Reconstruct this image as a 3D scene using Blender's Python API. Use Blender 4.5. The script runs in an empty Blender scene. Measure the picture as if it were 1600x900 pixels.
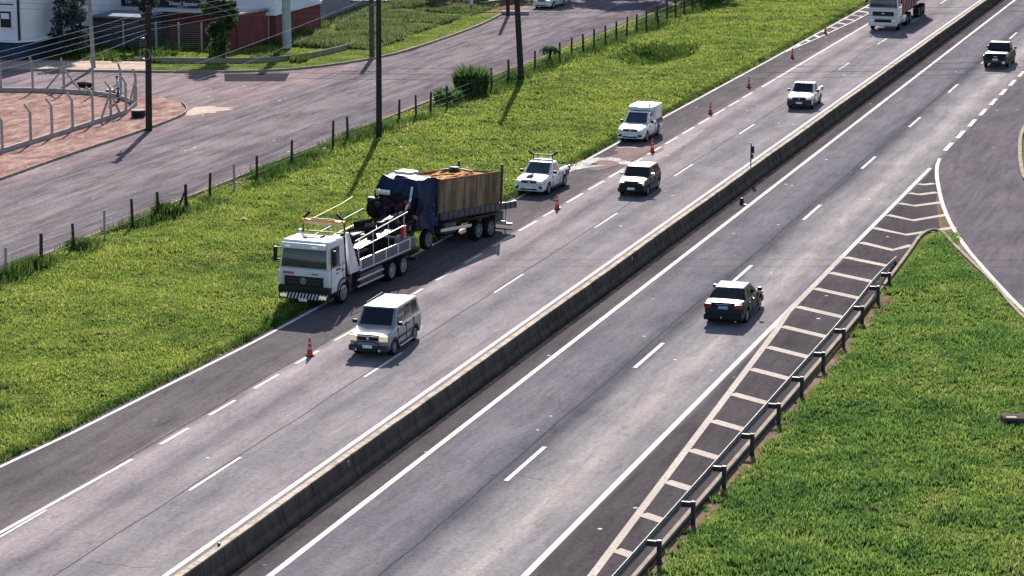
import bpy, bmesh, math, random
import numpy as np
from mathutils import Vector, Matrix, Euler, noise as mnoise
R = math.radians
random.seed(7)
rng = np.random.default_rng(11)
S = bpy.context.scene
COL = S.collection

# ------------------------------------------------------------------ camera, sky, sun, exposure
cam_d = bpy.data.cameras.new('camera')
cam_d.sensor_width = 36.0
cam_d.lens = 4050.0 / 1600.0 * 36.0
cam_d.clip_start = 1.0
cam_d.clip_end = 6000.0
cam = bpy.data.objects.new('camera', cam_d)
COL.objects.link(cam)
cam.location = (0, 0, 24.75)
cam.rotation_euler = (R(90 - 12.285), 0, R(17.97))
S.camera = cam

SUN_EL, SUN_AZ = 32.0, -16.0          # azimuth measured clockwise from +Y (the road direction)
W = bpy.data.worlds.new('World')
S.world = W
W.use_nodes = True
nt = W.node_tree
sky = nt.nodes.new('ShaderNodeTexSky')
sky.sky_type = 'NISHITA'
sky.sun_disc = False
sky.sun_elevation = R(SUN_EL)
sky.sun_rotation = R(SUN_AZ % 360)
sky.air_density = 1.0
sky.dust_density = 1.2
sky.ozone_density = 1.0
bg = nt.nodes['Background']
nt.links.new(sky.outputs[0], bg.inputs[0])
bg.inputs[1].default_value = 0.075
sd = bpy.data.lights.new('sun', 'SUN')
sd.energy = 4.8
sd.angle = R(0.53)
sd.color = (1.0, 0.95, 0.88)
so = bpy.data.objects.new('sun', sd)
COL.objects.link(so)
svec = Vector((math.sin(R(SUN_AZ)) * math.cos(R(SUN_EL)), math.cos(R(SUN_AZ)) * math.cos(R(SUN_EL)), math.sin(R(SUN_EL))))
so.rotation_euler = svec.to_track_quat('Z', 'Y').to_euler()
so.location = (0, 0, 60)
S.view_settings.view_transform = 'Standard'
S.view_settings.look = 'None'
S.view_settings.gamma = 1.0
S.view_settings.use_curve_mapping = False
S.view_settings.exposure = 1.42

# ------------------------------------------------------------------ materials
def new_mat(name):
    m = bpy.data.materials.new(name)
    m.use_nodes = True
    return m, m.node_tree.nodes, m.node_tree.links, m.node_tree.nodes['Principled BSDF']

def coords(N, L, scale=(1, 1, 1)):
    tc = N.new('ShaderNodeTexCoord')
    mp = N.new('ShaderNodeMapping')
    mp.inputs['Scale'].default_value = scale
    L.new(tc.outputs['Object'], mp.inputs[0])
    return mp.outputs[0]

def noise_node(N, L, vec, scale, detail=4, rough=0.6, dist=0.0):
    n = N.new('ShaderNodeTexNoise')
    n.inputs['Scale'].default_value = scale
    n.inputs['Detail'].default_value = detail
    n.inputs['Roughness'].default_value = rough
    n.inputs['Distortion'].default_value = dist
    L.new(vec, n.inputs['Vector'])
    return n.outputs['Fac']

def ramp(N, L, fac, stops, interp='LINEAR'):
    r = N.new('ShaderNodeValToRGB')
    r.color_ramp.interpolation = interp
    e = r.color_ramp.elements
    e.remove(e[1])
    for k, (p, c) in enumerate(stops):
        el = e[0] if k == 0 else e.new(p)
        el.position = p
        el.color = (c[0], c[1], c[2], 1)
    L.new(fac, r.inputs[0])
    return r.outputs[0]

def mixc(N, L, a, b, fac, mode='MIX'):
    m = N.new('ShaderNodeMix')
    m.data_type = 'RGBA'
    m.blend_type = mode
    for v, s in ((a, m.inputs[6]), (b, m.inputs[7]), (fac, m.inputs[0])):
        if isinstance(v, (int, float)):
            s.default_value = v
        elif isinstance(v, (tuple, list)):
            s.default_value = (*v[:3], 1)
        else:
            L.new(v, s)
    return m.outputs[2]

def bump(N, L, P, h, strength=0.3, dist=0.02):
    b = N.new('ShaderNodeBump')
    b.inputs['Strength'].default_value = strength
    b.inputs['Distance'].default_value = dist
    L.new(h, b.inputs['Height'])
    L.new(b.outputs[0], P.inputs['Normal'])

def mat(name, col, rough=0.5, metal=0.0, var=0.15, scale=3.0, coat=0.0, coat_rough=0.08, bmp=0.0, spec=0.5, emit=None, stretch=(1, 1, 1)):
    """plain surface with a bit of wear: colour and roughness vary with noise"""
    m, N, L, P = new_mat(name)
    v = coords(N, L, stretch)
    n = noise_node(N, L, v, scale, 5, 0.65)
    lo = tuple(c * (1 - var) for c in col)
    hi = tuple(min(1, c * (1 + var)) for c in col)
    c = ramp(N, L, n, [(0.3, lo), (0.7, hi)])
    L.new(c, P.inputs['Base Color'])
    P.inputs['Metallic'].default_value = metal
    P.inputs['Specular IOR Level'].default_value = spec if rough < 0.8 else 0.0
    rr = ramp(N, L, n, [(0.3, (max(0, rough - 0.07),) * 3), (0.7, (min(1, rough + 0.07),) * 3)])
    L.new(rr, P.inputs['Roughness'])
    if coat:
        P.inputs['Coat Weight'].default_value = coat
        P.inputs['Coat Roughness'].default_value = coat_rough
        P.inputs['Coat IOR'].default_value = 1.38
    if bmp:
        bump(N, L, P, n, bmp, 0.03)
    if emit:
        P.inputs['Emission Color'].default_value = (*emit[0], 1)
        P.inputs['Emission Strength'].default_value = emit[1]
    return m

M = {}
M['white_paint'] = mat('white_paint', (0.50, 0.515, 0.54), 0.3, 0, 0.06, 2, coat=0.6)
M['silver_paint'] = mat('silver_paint', (0.15, 0.17, 0.205), 0.40, 0.1, 0.06, 2, coat=0.7)
M['dull_paint'] = mat('sun_bleached_dark_paint', (0.016, 0.018, 0.026), 0.6, 0.0, 0.1, 2, coat=0.45, coat_rough=0.42, spec=0.05)
M['navy_paint'] = mat('navy_paint', (0.006, 0.009, 0.018), 0.6, 0.0, 0.1, 2, coat=0.45, coat_rough=0.38, spec=0.05)
M['black_paint'] = mat('black_paint', (0.005, 0.007, 0.012), 0.6, 0.0, 0.1, 2, coat=0.45, coat_rough=0.38, spec=0.05)
M['glass'] = mat('tinted_glass', (0.005, 0.007, 0.011), 0.06, 0, 0.2, 1.0, spec=0.45)
M['glass_pale'] = mat('windscreen_glass', (0.022, 0.03, 0.042), 0.07, 0, 0.6, 1.6, spec=0.6)
M['plastic'] = mat('black_plastic', (0.009, 0.010, 0.012), 0.6, 0, 0.2, 6, spec=0.25)
M['grey_plastic'] = mat('dark_grey_plastic', (0.03, 0.033, 0.042), 0.55, 0, 0.2, 6, spec=0.3)
M['rubber'] = mat('rubber', (0.016, 0.016, 0.017), 0.8, 0, 0.3, 9)
M['rim'] = mat('wheel_metal', (0.26, 0.27, 0.29), 0.5, 0.3, 0.15, 6)
M['rim_dark'] = mat('dusty_wheel_metal', (0.15, 0.15, 0.16), 0.6, 0.2, 0.25, 6)
M['chrome'] = mat('bare_metal', (0.5, 0.51, 0.53), 0.35, 0.7, 0.08, 6)
M['steel'] = mat('galvanised_steel', (0.34, 0.35, 0.36), 0.5, 0.6, 0.2, 5)
M['darksteel'] = mat('dark_steel', (0.018, 0.018, 0.022), 0.6, 0.1, 0.3, 5)
M['headlamp'] = mat('headlamp_glass', (0.75, 0.75, 0.72), 0.12, 0, 0.1, 8)
M['headlamp_lit'] = mat('lit_headlamp', (0.6, 0.52, 0.38), 0.2, 0, 0.1, 8, emit=((1, 0.82, 0.5), 0.12))
M['taillamp'] = mat('tail_lamp', (0.16, 0.012, 0.012), 0.2, 0, 0.2, 8)
M['plate'] = mat('number_plate_enamel', (0.62, 0.64, 0.68), 0.4, 0, 0.25, 14)
M['plate_blue'] = mat('number_plate_blue', (0.16, 0.30, 0.55), 0.4, 0, 0.3, 14)
M['amber'] = mat('amber_plastic', (0.75, 0.30, 0.05), 0.3, 0, 0.15, 8)
M['yellow'] = mat('yellow_strap', (0.62, 0.55, 0.12), 0.6, 0, 0.15, 8)
M['tank_red'] = mat('dark_red_steel', (0.16, 0.03, 0.03), 0.5, 0, 0.3, 4)
M['redtext'] = mat('red_lettering', (0.55, 0.03, 0.05), 0.5, 0, 0.05, 8)
M['wood_panel'] = mat('dusty_plywood', (0.17, 0.12, 0.082), 0.85, 0, 0.62, 1.3, bmp=0.3, stretch=(1, 1.6, 0.5))
M['wood_cargo'] = mat('orange_sawn_timber', (0.36, 0.19, 0.09), 0.85, 0, 0.4, 2, bmp=0.25)
M['blue_wreck'] = mat('crumpled_blue_paint', (0.011, 0.019, 0.055), 0.55, 0.0, 0.6, 3, bmp=0.3, spec=0.1)
M['navy_deck'] = mat('dark_blue_deck_paint', (0.022, 0.026, 0.05), 0.6, 0, 0.4, 4)
M['concrete'] = mat('weathered_concrete', (0.24, 0.205, 0.17), 0.85, 0, 0.25, 1.3, bmp=0.15)
M['post_concrete'] = mat('pale_concrete', (0.29, 0.265, 0.255), 0.85, 0, 0.2, 2.5, bmp=0.1)
M['pole_wood'] = mat('dark_pole_timber', (0.04, 0.033, 0.03), 0.85, 0, 0.35, 2.5, bmp=0.2, stretch=(4, 4, 0.3))
M['post_wood'] = mat('weathered_post_timber', (0.05, 0.042, 0.036), 0.9, 0, 0.4, 5, bmp=0.2)
M['cable'] = mat('cable_sheath', (0.10, 0.10, 0.105), 0.5, 0, 0.1, 2)
M['cable_pale'] = mat('bare_aluminium_cable', (0.30, 0.30, 0.31), 0.8, 0.0, 0.1, 2)
M['cone'] = mat('orange_cone_plastic', (0.50, 0.035, 0.018), 0.6, 0, 0.2, 8, spec=0.2)
M['cone_band'] = mat('cone_white_band', (0.40, 0.33, 0.30), 0.7, 0, 0.2, 8, spec=0.2)
M['line'] = None
M['brick'] = mat('red_painted_wall', (0.155, 0.055, 0.055), 0.85, 0, 0.22, 1.2)
M['white_wall'] = mat('white_render', (0.62, 0.63, 0.68), 0.85, 0, 0.10, 0.6)
M['blue_wall'] = mat('dark_blue_band', (0.03, 0.05, 0.085), 0.8, 0, 0.2, 0.8)
M['grey_wall'] = mat('grey_block_wall', (0.20, 0.21, 0.24), 0.9, 0, 0.2, 1.0)
M['wall_dark'] = mat('dim_wall', (0.06, 0.065, 0.075), 0.9, 0, 0.3, 1.0)
M['roof_tile'] = mat('grey_sheet_roof', (0.35, 0.35, 0.36), 0.6, 0, 0.2, 2)
M['sign_dark'] = mat('sign_navy', (0.012, 0.014, 0.03), 0.5, 0, 0.1, 2)
M['sign_white'] = mat('sign_white', (0.75, 0.75, 0.8), 0.5, 0, 0.05, 2)
M['sign_purple'] = mat('sign_lettering', (0.10, 0.07, 0.20), 0.5, 0, 0.05, 2)
M['bark'] = mat('bark', (0.07, 0.055, 0.045), 0.9, 0, 0.35, 3, bmp=0.3)
M['skin'] = mat('skin', (0.32, 0.19, 0.13), 0.6, 0, 0.08, 8)
M['shirt'] = mat('shirt_cloth', (0.42, 0.45, 0.52), 0.85, 0, 0.12, 8)
M['trousers'] = mat('trouser_cloth', (0.07, 0.075, 0.095), 0.9, 0, 0.2, 8)
M['hair'] = mat('hair', (0.015, 0.012, 0.01), 0.7, 0, 0.2, 20)
M['paper'] = mat('scrap_paper', (0.75, 0.75, 0.75), 0.8, 0, 0.1, 8)
M['rubble'] = mat('rubble', (0.5, 0.42, 0.36), 0.9, 0, 0.25, 4, bmp=0.3)

def line_mat(name, col, wear=0.5):
    m, N, L, P = new_mat(name)
    v = coords(N, L)
    n = noise_node(N, L, v, 7, 6, 0.7)
    n2 = noise_node(N, L, v, 0.35, 3, 0.6)
    a = ramp(N, L, n, [(0.30, tuple(c * 0.45 for c in col)), (0.30 + 0.3 * wear, col)])
    b = mixc(N, L, a, tuple(c * 0.72 for c in col), ramp(N, L, n2, [(0.42, (0, 0, 0)), (0.66, (1, 1, 1))]))
    L.new(b, P.inputs['Base Color'])
    P.inputs['Roughness'].default_value = 0.9
    P.inputs['Specular IOR Level'].default_value = 0.0
    return m
M['line'] = line_mat('road_paint_white', (0.56, 0.525, 0.49), 0.75)
M['line_dirty'] = line_mat('road_paint_worn', (0.44, 0.385, 0.345), 1.0)

def asphalt_mat(name, stops, x0, x1, streak=0.25, speck=0.5, rough=0.6):
    """asphalt whose tone changes across the lanes (different overlays, wheel tracks) plus stretched wear and bright stones"""
    m, N, L, P = new_mat(name)
    tc = N.new('ShaderNodeTexCoord')
    sep = N.new('ShaderNodeSeparateXYZ')
    L.new(tc.outputs['Object'], sep.inputs[0])
    # wobble the lane lines a little
    vw = coords(N, L, (0.3, 0.06, 1))
    wob = noise_node(N, L, vw, 1.0, 3, 0.6)
    ma = N.new('ShaderNodeMath'); ma.operation = 'MULTIPLY_ADD'
    L.new(wob, ma.inputs[0]); ma.inputs[1].default_value = 0.9
    L.new(sep.outputs[0], ma.inputs[2])
    mr = N.new('ShaderNodeMapRange')
    L.new(ma.outputs[0], mr.inputs[0])
    mr.inputs[1].default_value = x0 + 0.45
    mr.inputs[2].default_value = x1 + 0.45
    st = [((x - x0) / (x1 - x0), c) for x, c in stops]
    base = ramp(N, L, mr.outputs[0], st)
    vs = coords(N, L, (1.0, 0.10, 1))
    s1 = noise_node(N, L, vs, 1.6, 6, 0.65, 0.6)
    sc = ramp(N, L, s1, [(0.25, (1 - streak,) * 3), (0.5, (1, 1, 1)), (0.78, (1 + streak * 1.1,) * 3)])
    c = mixc(N, L, base, sc, 1.0, 'MULTIPLY')
    v = coords(N, L)
    s2 = noise_node(N, L, v, 0.25, 5, 0.6)
    c = mixc(N, L, c, ramp(N, L, s2, [(0.3, (0.82, 0.82, 0.85)), (0.7, (1.12, 1.1, 1.08))]), 1.0, 'MULTIPLY')
    s3 = noise_node(N, L, v, 6.0, 5, 0.75)
    c = mixc(N, L, c, ramp(N, L, s3, [(0.30, (0.55, 0.55, 0.57)), (0.5, (1, 1, 1)), (0.70, (1.4, 1.38, 1.36))]), speck, 'MULTIPLY')
    s4 = noise_node(N, L, coords(N, L, (1, 0.35, 1)), 1.5, 6, 0.8, 1.5)
    c = mixc(N, L, c, ramp(N, L, s4, [(0.34, (0.72, 0.72, 0.74)), (0.48, (1, 1, 1)), (0.62, (1, 1, 1)), (0.74, (1.22, 1.2, 1.2))]), 0.8, 'MULTIPLY')
    vo = N.new('ShaderNodeTexVoronoi'); vo.inputs['Scale'].default_value = 0.75
    L.new(v, vo.inputs['Vector'])
    sp = ramp(N, L, vo.outputs['Distance'], [(0.0, (1, 1, 1)), (0.055, (1, 1, 1)), (0.075, (0, 0, 0))])
    patch = ramp(N, L, noise_node(N, L, v, 0.18, 3, 0.6), [(0.50, (0, 0, 0)), (0.60, (1, 1, 1))])
    spm = mixc(N, L, sp, patch, 1.0, 'MULTIPLY')
    c = mixc(N, L, c, (0.995, 1.0, 0.995), 1.0, 'MULTIPLY')
    c = mixc(N, L, c, (0.5, 0.5, 0.5), spm)
    L.new(c, P.inputs['Base Color'])
    rr = ramp(N, L, s1, [(0.25, (0.98,) * 3), (0.75, (0.86,) * 3)])
    L.new(rr, P.inputs['Roughness'])
    P.inputs['Specular IOR Level'].default_value = 0.0
    bump(N, L, P, s3, 0.25, 0.01)
    return m

pk = (0.150, 0.132, 0.136)      # pinkish dusty lane
md = (0.105, 0.098, 0.106)
dk = (0.058, 0.052, 0.058)
M['asphalt'] = asphalt_mat('asphalt_highway', [
    (-45, (0.078, 0.069, 0.073)), (-41, (0.088, 0.079, 0.083)), (-39.3, (0.098, 0.087, 0.091)), (-38.7, (0.235, 0.202, 0.208)), (-38.0, (0.205, 0.180, 0.188)),
    (-37.3, (0.135, 0.122, 0.133)), (-36.5, (0.195, 0.174, 0.182)), (-35.5, (0.165, 0.150, 0.160)), (-34.7, (0.138, 0.128, 0.139)), (-33.7, (0.190, 0.172, 0.181)),
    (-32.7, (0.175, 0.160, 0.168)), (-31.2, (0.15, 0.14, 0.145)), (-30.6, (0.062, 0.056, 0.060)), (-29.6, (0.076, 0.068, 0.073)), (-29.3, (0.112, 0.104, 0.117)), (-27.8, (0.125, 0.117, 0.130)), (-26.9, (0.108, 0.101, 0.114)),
    (-26.2, (0.070, 0.066, 0.078)), (-25.5, (0.150, 0.140, 0.149)), (-24.6, (0.180, 0.167, 0.173)), (-24.0, (0.255, 0.225, 0.218)), (-23.3, (0.185, 0.169, 0.176)),
    (-22.4, (0.150, 0.138, 0.146)), (-22.0, (0.060, 0.053, 0.057)), (-18.5, (0.056, 0.049, 0.053))], -45, -18, 0.24, 0.6, 0.55)
M['asphalt_ramp'] = asphalt_mat('asphalt_ramp', [(-40, (0.096, 0.084, 0.094)), (0, (0.10, 0.088, 0.098)), (20, (0.096, 0.084, 0.094))], -40, 20, 0.3, 0.6, 0.6)
M['asphalt_street'] = asphalt_mat('asphalt_street', [(-100, (0.16, 0.135, 0.14)), (-71, (0.175, 0.138, 0.142)), (-68, (0.128, 0.112, 0.122)), (-64, (0.145, 0.126, 0.135)), (-60, (0.10, 0.088, 0.10)), (-58.5, (0.13, 0.102, 0.108))], -100, -58, 0.5, 0.8, 0.62)

def soil_mat(name, c0, c1, c2, scale=0.5):
    m, N, L, P = new_mat(name)
    v = coords(N, L, (1, 0.45, 1))
    n = noise_node(N, L, v, scale, 8, 0.7, 0.8)
    c = ramp(N, L, n, [(0.3, c0), (0.5, c1), (0.72, c2)])
    n2 = noise_node(N, L, coords(N, L), 4, 6, 0.7)
    c = mixc(N, L, c, ramp(N, L, n2, [(0.3, (0.7, 0.7, 0.7)), (0.7, (1.2, 1.2, 1.2))]), 0.7, 'MULTIPLY')
    L.new(c, P.inputs['Base Color'])
    P.inputs['Roughness'].default_value = 0.97
    P.inputs['Specular IOR Level'].default_value = 0.0
    bump(N, L, P, n2, 0.6, 0.06)
    return m
M['soil'] = soil_mat('red_soil', (0.085, 0.050, 0.045), (0.21, 0.132, 0.115), (0.36, 0.26, 0.235), 1.1)
M['verge_soil'] = soil_mat('brown_soil', (0.07, 0.05, 0.035), (0.13, 0.09, 0.065), (0.2, 0.15, 0.11), 1.2)
M['paving'] = soil_mat('pale_paving', (0.26, 0.19, 0.165), (0.36, 0.28, 0.24), (0.44, 0.36, 0.31), 0.6)
M['spill'] = soil_mat('pale_spill', (0.17, 0.15, 0.15), (0.33, 0.31, 0.31), (0.5, 0.47, 0.47), 1.6)

def grass_color(N, L, dark, mid, lime, dry):
    v = coords(N, L)
    a = noise_node(N, L, v, 0.16, 5, 0.65)
    b = noise_node(N, L, v, 0.55, 5, 0.65)
    c1 = ramp(N, L, b, [(0.30, dark), (0.48, mid), (0.66, lime)])
    c2 = ramp(N, L, b, [(0.30, mid), (0.50, lime), (0.72, dry)])
    return mixc(N, L, c1, c2, ramp(N, L, a, [(0.40, (0, 0, 0)), (0.60, (1, 1, 1))])), v

def ground_mat():
    m, N, L, P = new_mat('grass_ground')
    c, v = grass_color(N, L, (0.035, 0.052, 0.014), (0.060, 0.086, 0.020), (0.092, 0.12, 0.028), (0.13, 0.13, 0.046))
    so_ = ramp(N, L, noise_node(N, L, v, 0.9, 5, 0.7), [(0.58, (0, 0, 0)), (0.66, (1, 1, 1))])
    c = mixc(N, L, c, (0.085, 0.062, 0.04), so_)
    L.new(c, P.inputs['Base Color'])
    P.inputs['Roughness'].default_value = 0.95
    P.inputs['Specular IOR Level'].default_value = 0.0
    bump(N, L, P, noise_node(N, L, v, 3.0, 6, 0.75), 0.5, 0.06)
    return m
M['ground'] = ground_mat()

def blade_mat(name, dark, mid, lime, dry, trans=0.45):
    m, N, L, P = new_mat(name)
    c, v = grass_color(N, L, dark, mid, lime, dry)
    g = N.new('ShaderNodeNewGeometry')
    c = mixc(N, L, c, ramp(N, L, g.outputs['Random Per Island'], [(0, (0.35, 0.42, 0.4)), (0.55, (0.95, 0.95, 0.95)), (1, (1.5, 1.4, 1.2))]), 1.0, 'MULTIPLY')
    d = N.new('ShaderNodeBsdfDiffuse'); t = N.new('ShaderNodeBsdfTranslucent'); mx = N.new('ShaderNodeMixShader')
    L.new(c, d.inputs[0]); L.new(c, t.inputs[0])
    mx.inputs[0].default_value = trans
    L.new(d.outputs[0], mx.inputs[1]); L.new(t.outputs[0], mx.inputs[2])
    N.remove(P)
    L.new(mx.outputs[0], N['Material Output'].inputs[0])
    return m
M['blade'] = blade_mat('grass_blades', (0.060, 0.098, 0.032), (0.128, 0.182, 0.044), (0.205, 0.258, 0.054), (0.262, 0.268, 0.088), 0.5)
M['blade_right'] = blade_mat('lush_grass_blades', (0.038, 0.086, 0.030), (0.084, 0.155, 0.042), (0.145, 0.215, 0.050), (0.21, 0.232, 0.078), 0.5)
M['weed'] = blade_mat('weed_leaves', (0.022, 0.045, 0.014), (0.042, 0.08, 0.02), (0.075, 0.12, 0.03), (0.11, 0.12, 0.05))
M['olive'] = blade_mat('tall_dry_grass', (0.065, 0.092, 0.04), (0.10, 0.135, 0.055), (0.145, 0.175, 0.07), (0.17, 0.185, 0.09), 0.4)
M['leaf'] = blade_mat('tree_leaves', (0.02, 0.045, 0.022), (0.038, 0.07, 0.03), (0.07, 0.11, 0.04), (0.095, 0.12, 0.05), 0.35)
M['leaf_blue'] = blade_mat('dark_bluish_leaves', (0.03, 0.046, 0.050), (0.05, 0.068, 0.075), (0.075, 0.098, 0.10), (0.10, 0.115, 0.11), 0.3)
M['leaf_bush'] = blade_mat('cane_leaves', (0.025, 0.06, 0.02), (0.05, 0.10, 0.03), (0.09, 0.16, 0.05), (0.13, 0.18, 0.08), 0.4)

# ------------------------------------------------------------------ mesh helpers
class MB:
    def __init__(s):
        s.v, s.f = [], []
    def add(s, vs, fs):
        o = len(s.v)
        s.v += [tuple(p) for p in vs]
        s.f += [tuple(i + o for i in f) for f in fs]
        return s
    def hexa(s, b, t):
        return s.add(list(b) + list(t), [(3, 2, 1, 0), (4, 5, 6, 7), (0, 1, 5, 4), (1, 2, 6, 5), (2, 3, 7, 6), (3, 0, 4, 7)])
    def box(s, c, d, rot=None):
        x, y, z = (q / 2 for q in d)
        P = [(-x, -y, -z), (x, -y, -z), (x, y, -z), (-x, y, -z), (-x, -y, z), (x, -y, z), (x, y, z), (-x, y, z)]
        if rot:
            E = Euler(rot).to_matrix()
            P = [E @ Vector(p) for p in P]
        P = [(p[0] + c[0], p[1] + c[1], p[2] + c[2]) for p in P]
        return s.hexa(P[:4], P[4:])
    def bar(s, a, b, w, h=None):
        """square bar from a to b"""
        h = h or w
        a, b = Vector(a), Vector(b)
        d = (b - a).normalized()
        u = d.cross(Vector((0, 0, 1)))
        if u.length < 1e-3:
            u = Vector((1, 0, 0))
        u.normalize()
        v = u.cross(d)
        q = [(-1, -1), (1, -1), (1, 1), (-1, 1)]
        return s.hexa([a + u * (i * w / 2) + v * (j * h / 2) for i, j in q], [b + u * (i * w / 2) + v * (j * h / 2) for i, j in q])
    def tube(s, pts, r, n=8, r1=None):
        pts = [Vector(p) for p in pts]
        k = len(pts)
        vs, fs = [], []
        for i, p in enumerate(pts):
            d = (pts[min(i + 1, k - 1)] - pts[max(i - 1, 0)]).normalized()
            u = d.cross(Vector((0, 0, 1)))
            if u.length < 1e-3:
                u = Vector((1, 0, 0))
            u.normalize()
            w = u.cross(d)
            rr = r if r1 is None else r + (r1 - r) * i / (k - 1)
            for j in range(n):
                a = 2 * math.pi * j / n
                vs.append(p + u * (rr * math.cos(a)) + w * (rr * math.sin(a)))
        for i in range(k - 1):
            for j in range(n):
                a, b = i * n + j, i * n + (j + 1) % n
                fs.append((a, b, b + n, a + n))
        fs.append(tuple(range(n - 1, -1, -1)))
        fs.append(tuple((k - 1) * n + j for j in range(n)))
        return s.add(vs, fs)
    def lathe(s, prof, c, axis='Z', n=20):
        """prof: (radius, height) list revolved round an axis through c"""
        vs, fs = [], []
        for (r, h) in prof:
            for j in range(n):
                a = 2 * math.pi * j / n
                x, y = r * math.cos(a), r * math.sin(a)
                p = {'Z': (x, y, h), 'X': (h, x, y), 'Y': (y, h, x)}[axis]
                vs.append((p[0] + c[0], p[1] + c[1], p[2] + c[2]))
        k = len(prof)
        for i in range(k - 1):
            for j in range(n):
                a, b = i * n + j, i * n + (j + 1) % n
                fs.append((a, b, b + n, a + n))
        fs.append(tuple(range(n - 1, -1, -1)))
        fs.append(tuple((k - 1) * n + j for j in range(n)))
        return s.add(vs, fs)
    def ring(s, c, r, w, n=24):
        """flat ring facing -Y"""
        pts = [(c[0] + r * math.cos(2 * math.pi * k / n), c[1], c[2] + r * math.sin(2 * math.pi * k / n)) for k in range(n + 1)]
        for a, b in zip(pts, pts[1:]):
            s.bar(a, b, w, w)
        return s
    def prism(s, poly, z0, z1):
        n = len(poly)
        vs = [(x, y, z0) for x, y in poly] + [(x, y, z1) for x, y in poly]
        fs = [tuple(range(n - 1, -1, -1)), tuple(range(n, 2 * n))] + [(i, (i + 1) % n, n + (i + 1) % n, n + i) for i in range(n)]
        return s.add(vs, fs)
    def prism_x(s, poly, x0, x1):
        """profile given in (y, z), extruded along x"""
        n = len(poly)
        vs = [(x0, y, z) for y, z in poly] + [(x1, y, z) for y, z in poly]
        fs = [tuple(range(n)), tuple(range(2 * n - 1, n - 1, -1))] + [(i, n + i, n + (i + 1) % n, (i + 1) % n) for i in range(n)]
        return s.add(vs, fs)
    def build(s, name, m, parent=None, bevel=0, seg=2, smooth=40, loc=None, rot=None):
        me = bpy.data.meshes.new(name)
        me.from_pydata([tuple(p) for p in s.v], [], s.f)
        bm = bmesh.new()
        bm.from_mesh(me)
        bmesh.ops.recalc_face_normals(bm, faces=bm.faces)
        if bevel:
            es = [e for e in bm.edges if len(e.link_faces) == 2 and e.calc_face_angle(0) > R(25)]
            bmesh.ops.bevel(bm, geom=es, offset=bevel, segments=seg, profile=0.6, affect='EDGES', clamp_overlap=True)
        bm.to_mesh(me)
        bm.free()
        return finish(name, me, m, parent, smooth, loc, rot)

def finish(name, me, m, parent=None, smooth=40, loc=None, rot=None):
    for q in (m if isinstance(m, (list, tuple)) else [m]):
        me.materials.append(M[q] if isinstance(q, str) else q)
    if smooth:
        me.polygons.foreach_set('use_smooth', [True] * len(me.polygons))
        me.set_sharp_from_angle(angle=R(smooth))
    o = bpy.data.objects.new(name, me)
    COL.objects.link(o)
    if parent:
        o.parent = parent
    if loc:
        o.location = loc
    if rot:
        o.rotation_euler = rot
    return o

def tag(o, label=None, cat=None, group=None, kind=None):
    if label: o['label'] = label
    if cat: o['category'] = cat
    if group: o['group'] = group
    if kind: o['kind'] = kind
    return o

def thing(name, label, cat, loc=(0, 0, 0), rz=0, group=None, rot=None):
    o = bpy.data.objects.new(name, None)
    COL.objects.link(o)
    o.empty_display_size = 0.3
    o.location = loc
    o.rotation_euler = rot if rot else (0, 0, rz)
    return tag(o, label, cat, group)

def copy_tree(o, parent=None):
    c = o.copy()
    COL.objects.link(c)
    if parent:
        c.parent = parent
    for ch in list(o.children):
        copy_tree(ch, c)
    return c

def bx(name, m, parent, c, d, bevel=0.0, rot=None, seg=2):
    return MB().box(c, d, rot).build(name, m, parent, bevel, seg)

def offset_poly(pts, d):
    out = []
    n = len(pts)
    for i in range(n):
        a = Vector(pts[max(i - 1, 0)]).to_2d(); b = Vector(pts[min(i + 1, n - 1)]).to_2d()
        t = (b - a).normalized()
        nrm = Vector((t.y, -t.x))
        out.append((pts[i][0] + nrm.x * d, pts[i][1] + nrm.y * d))
    return out

def densify(pts, step=1.5):
    out = [pts[0]]
    for a, b in zip(pts, pts[1:]):
        n = max(1, int(math.hypot(b[0] - a[0], b[1] - a[1]) / step))
        for k in range(1, n + 1):
            out.append((a[0] + (b[0] - a[0]) * k / n, a[1] + (b[1] - a[1]) * k / n))
    return out

def smooth_line(pts, it=2):
    for _ in range(it):
        q = [pts[0]]
        for a, b in zip(pts, pts[1:]):
            q.append((a[0] * .75 + b[0] * .25, a[1] * .75 + b[1] * .25))
            q.append((a[0] * .25 + b[0] * .75, a[1] * .25 + b[1] * .75))
        q.append(pts[-1])
        pts = q
    return pts

def ribbon_into(mb, pts, w, z, h=0.0):
    l, r = offset_poly(pts, -w / 2), offset_poly(pts, w / 2)
    n = len(pts)
    if h <= 0:
        mb.add([(x, y, z) for x, y in l] + [(x, y, z) for x, y in r], [(i, n + i, n + i + 1, i + 1) for i in range(n - 1)])
    else:
        vs = [(x, y, z) for x, y in l] + [(x, y, z) for x, y in r] + [(x, y, z + h) for x, y in l] + [(x, y, z + h) for x, y in r]
        fs = []
        for i in range(n - 1):
            fs += [(2 * n + i, 3 * n + i, 3 * n + i + 1, 2 * n + i + 1), (i, 2 * n + i, 2 * n + i + 1, i + 1), (n + i, n + i + 1, 3 * n + i + 1, 3 * n + i), (i, i + 1, n + i + 1, n + i)]
        fs += [(0, n, 3 * n, 2 * n), (n - 1, 3 * n - 1, 4 * n - 1, 2 * n - 1)][:1]
        fs.append((n - 1, 3 * n - 1, 4 * n - 1, 2 * n - 1))
        mb.add(vs, fs)
    return mb

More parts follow.
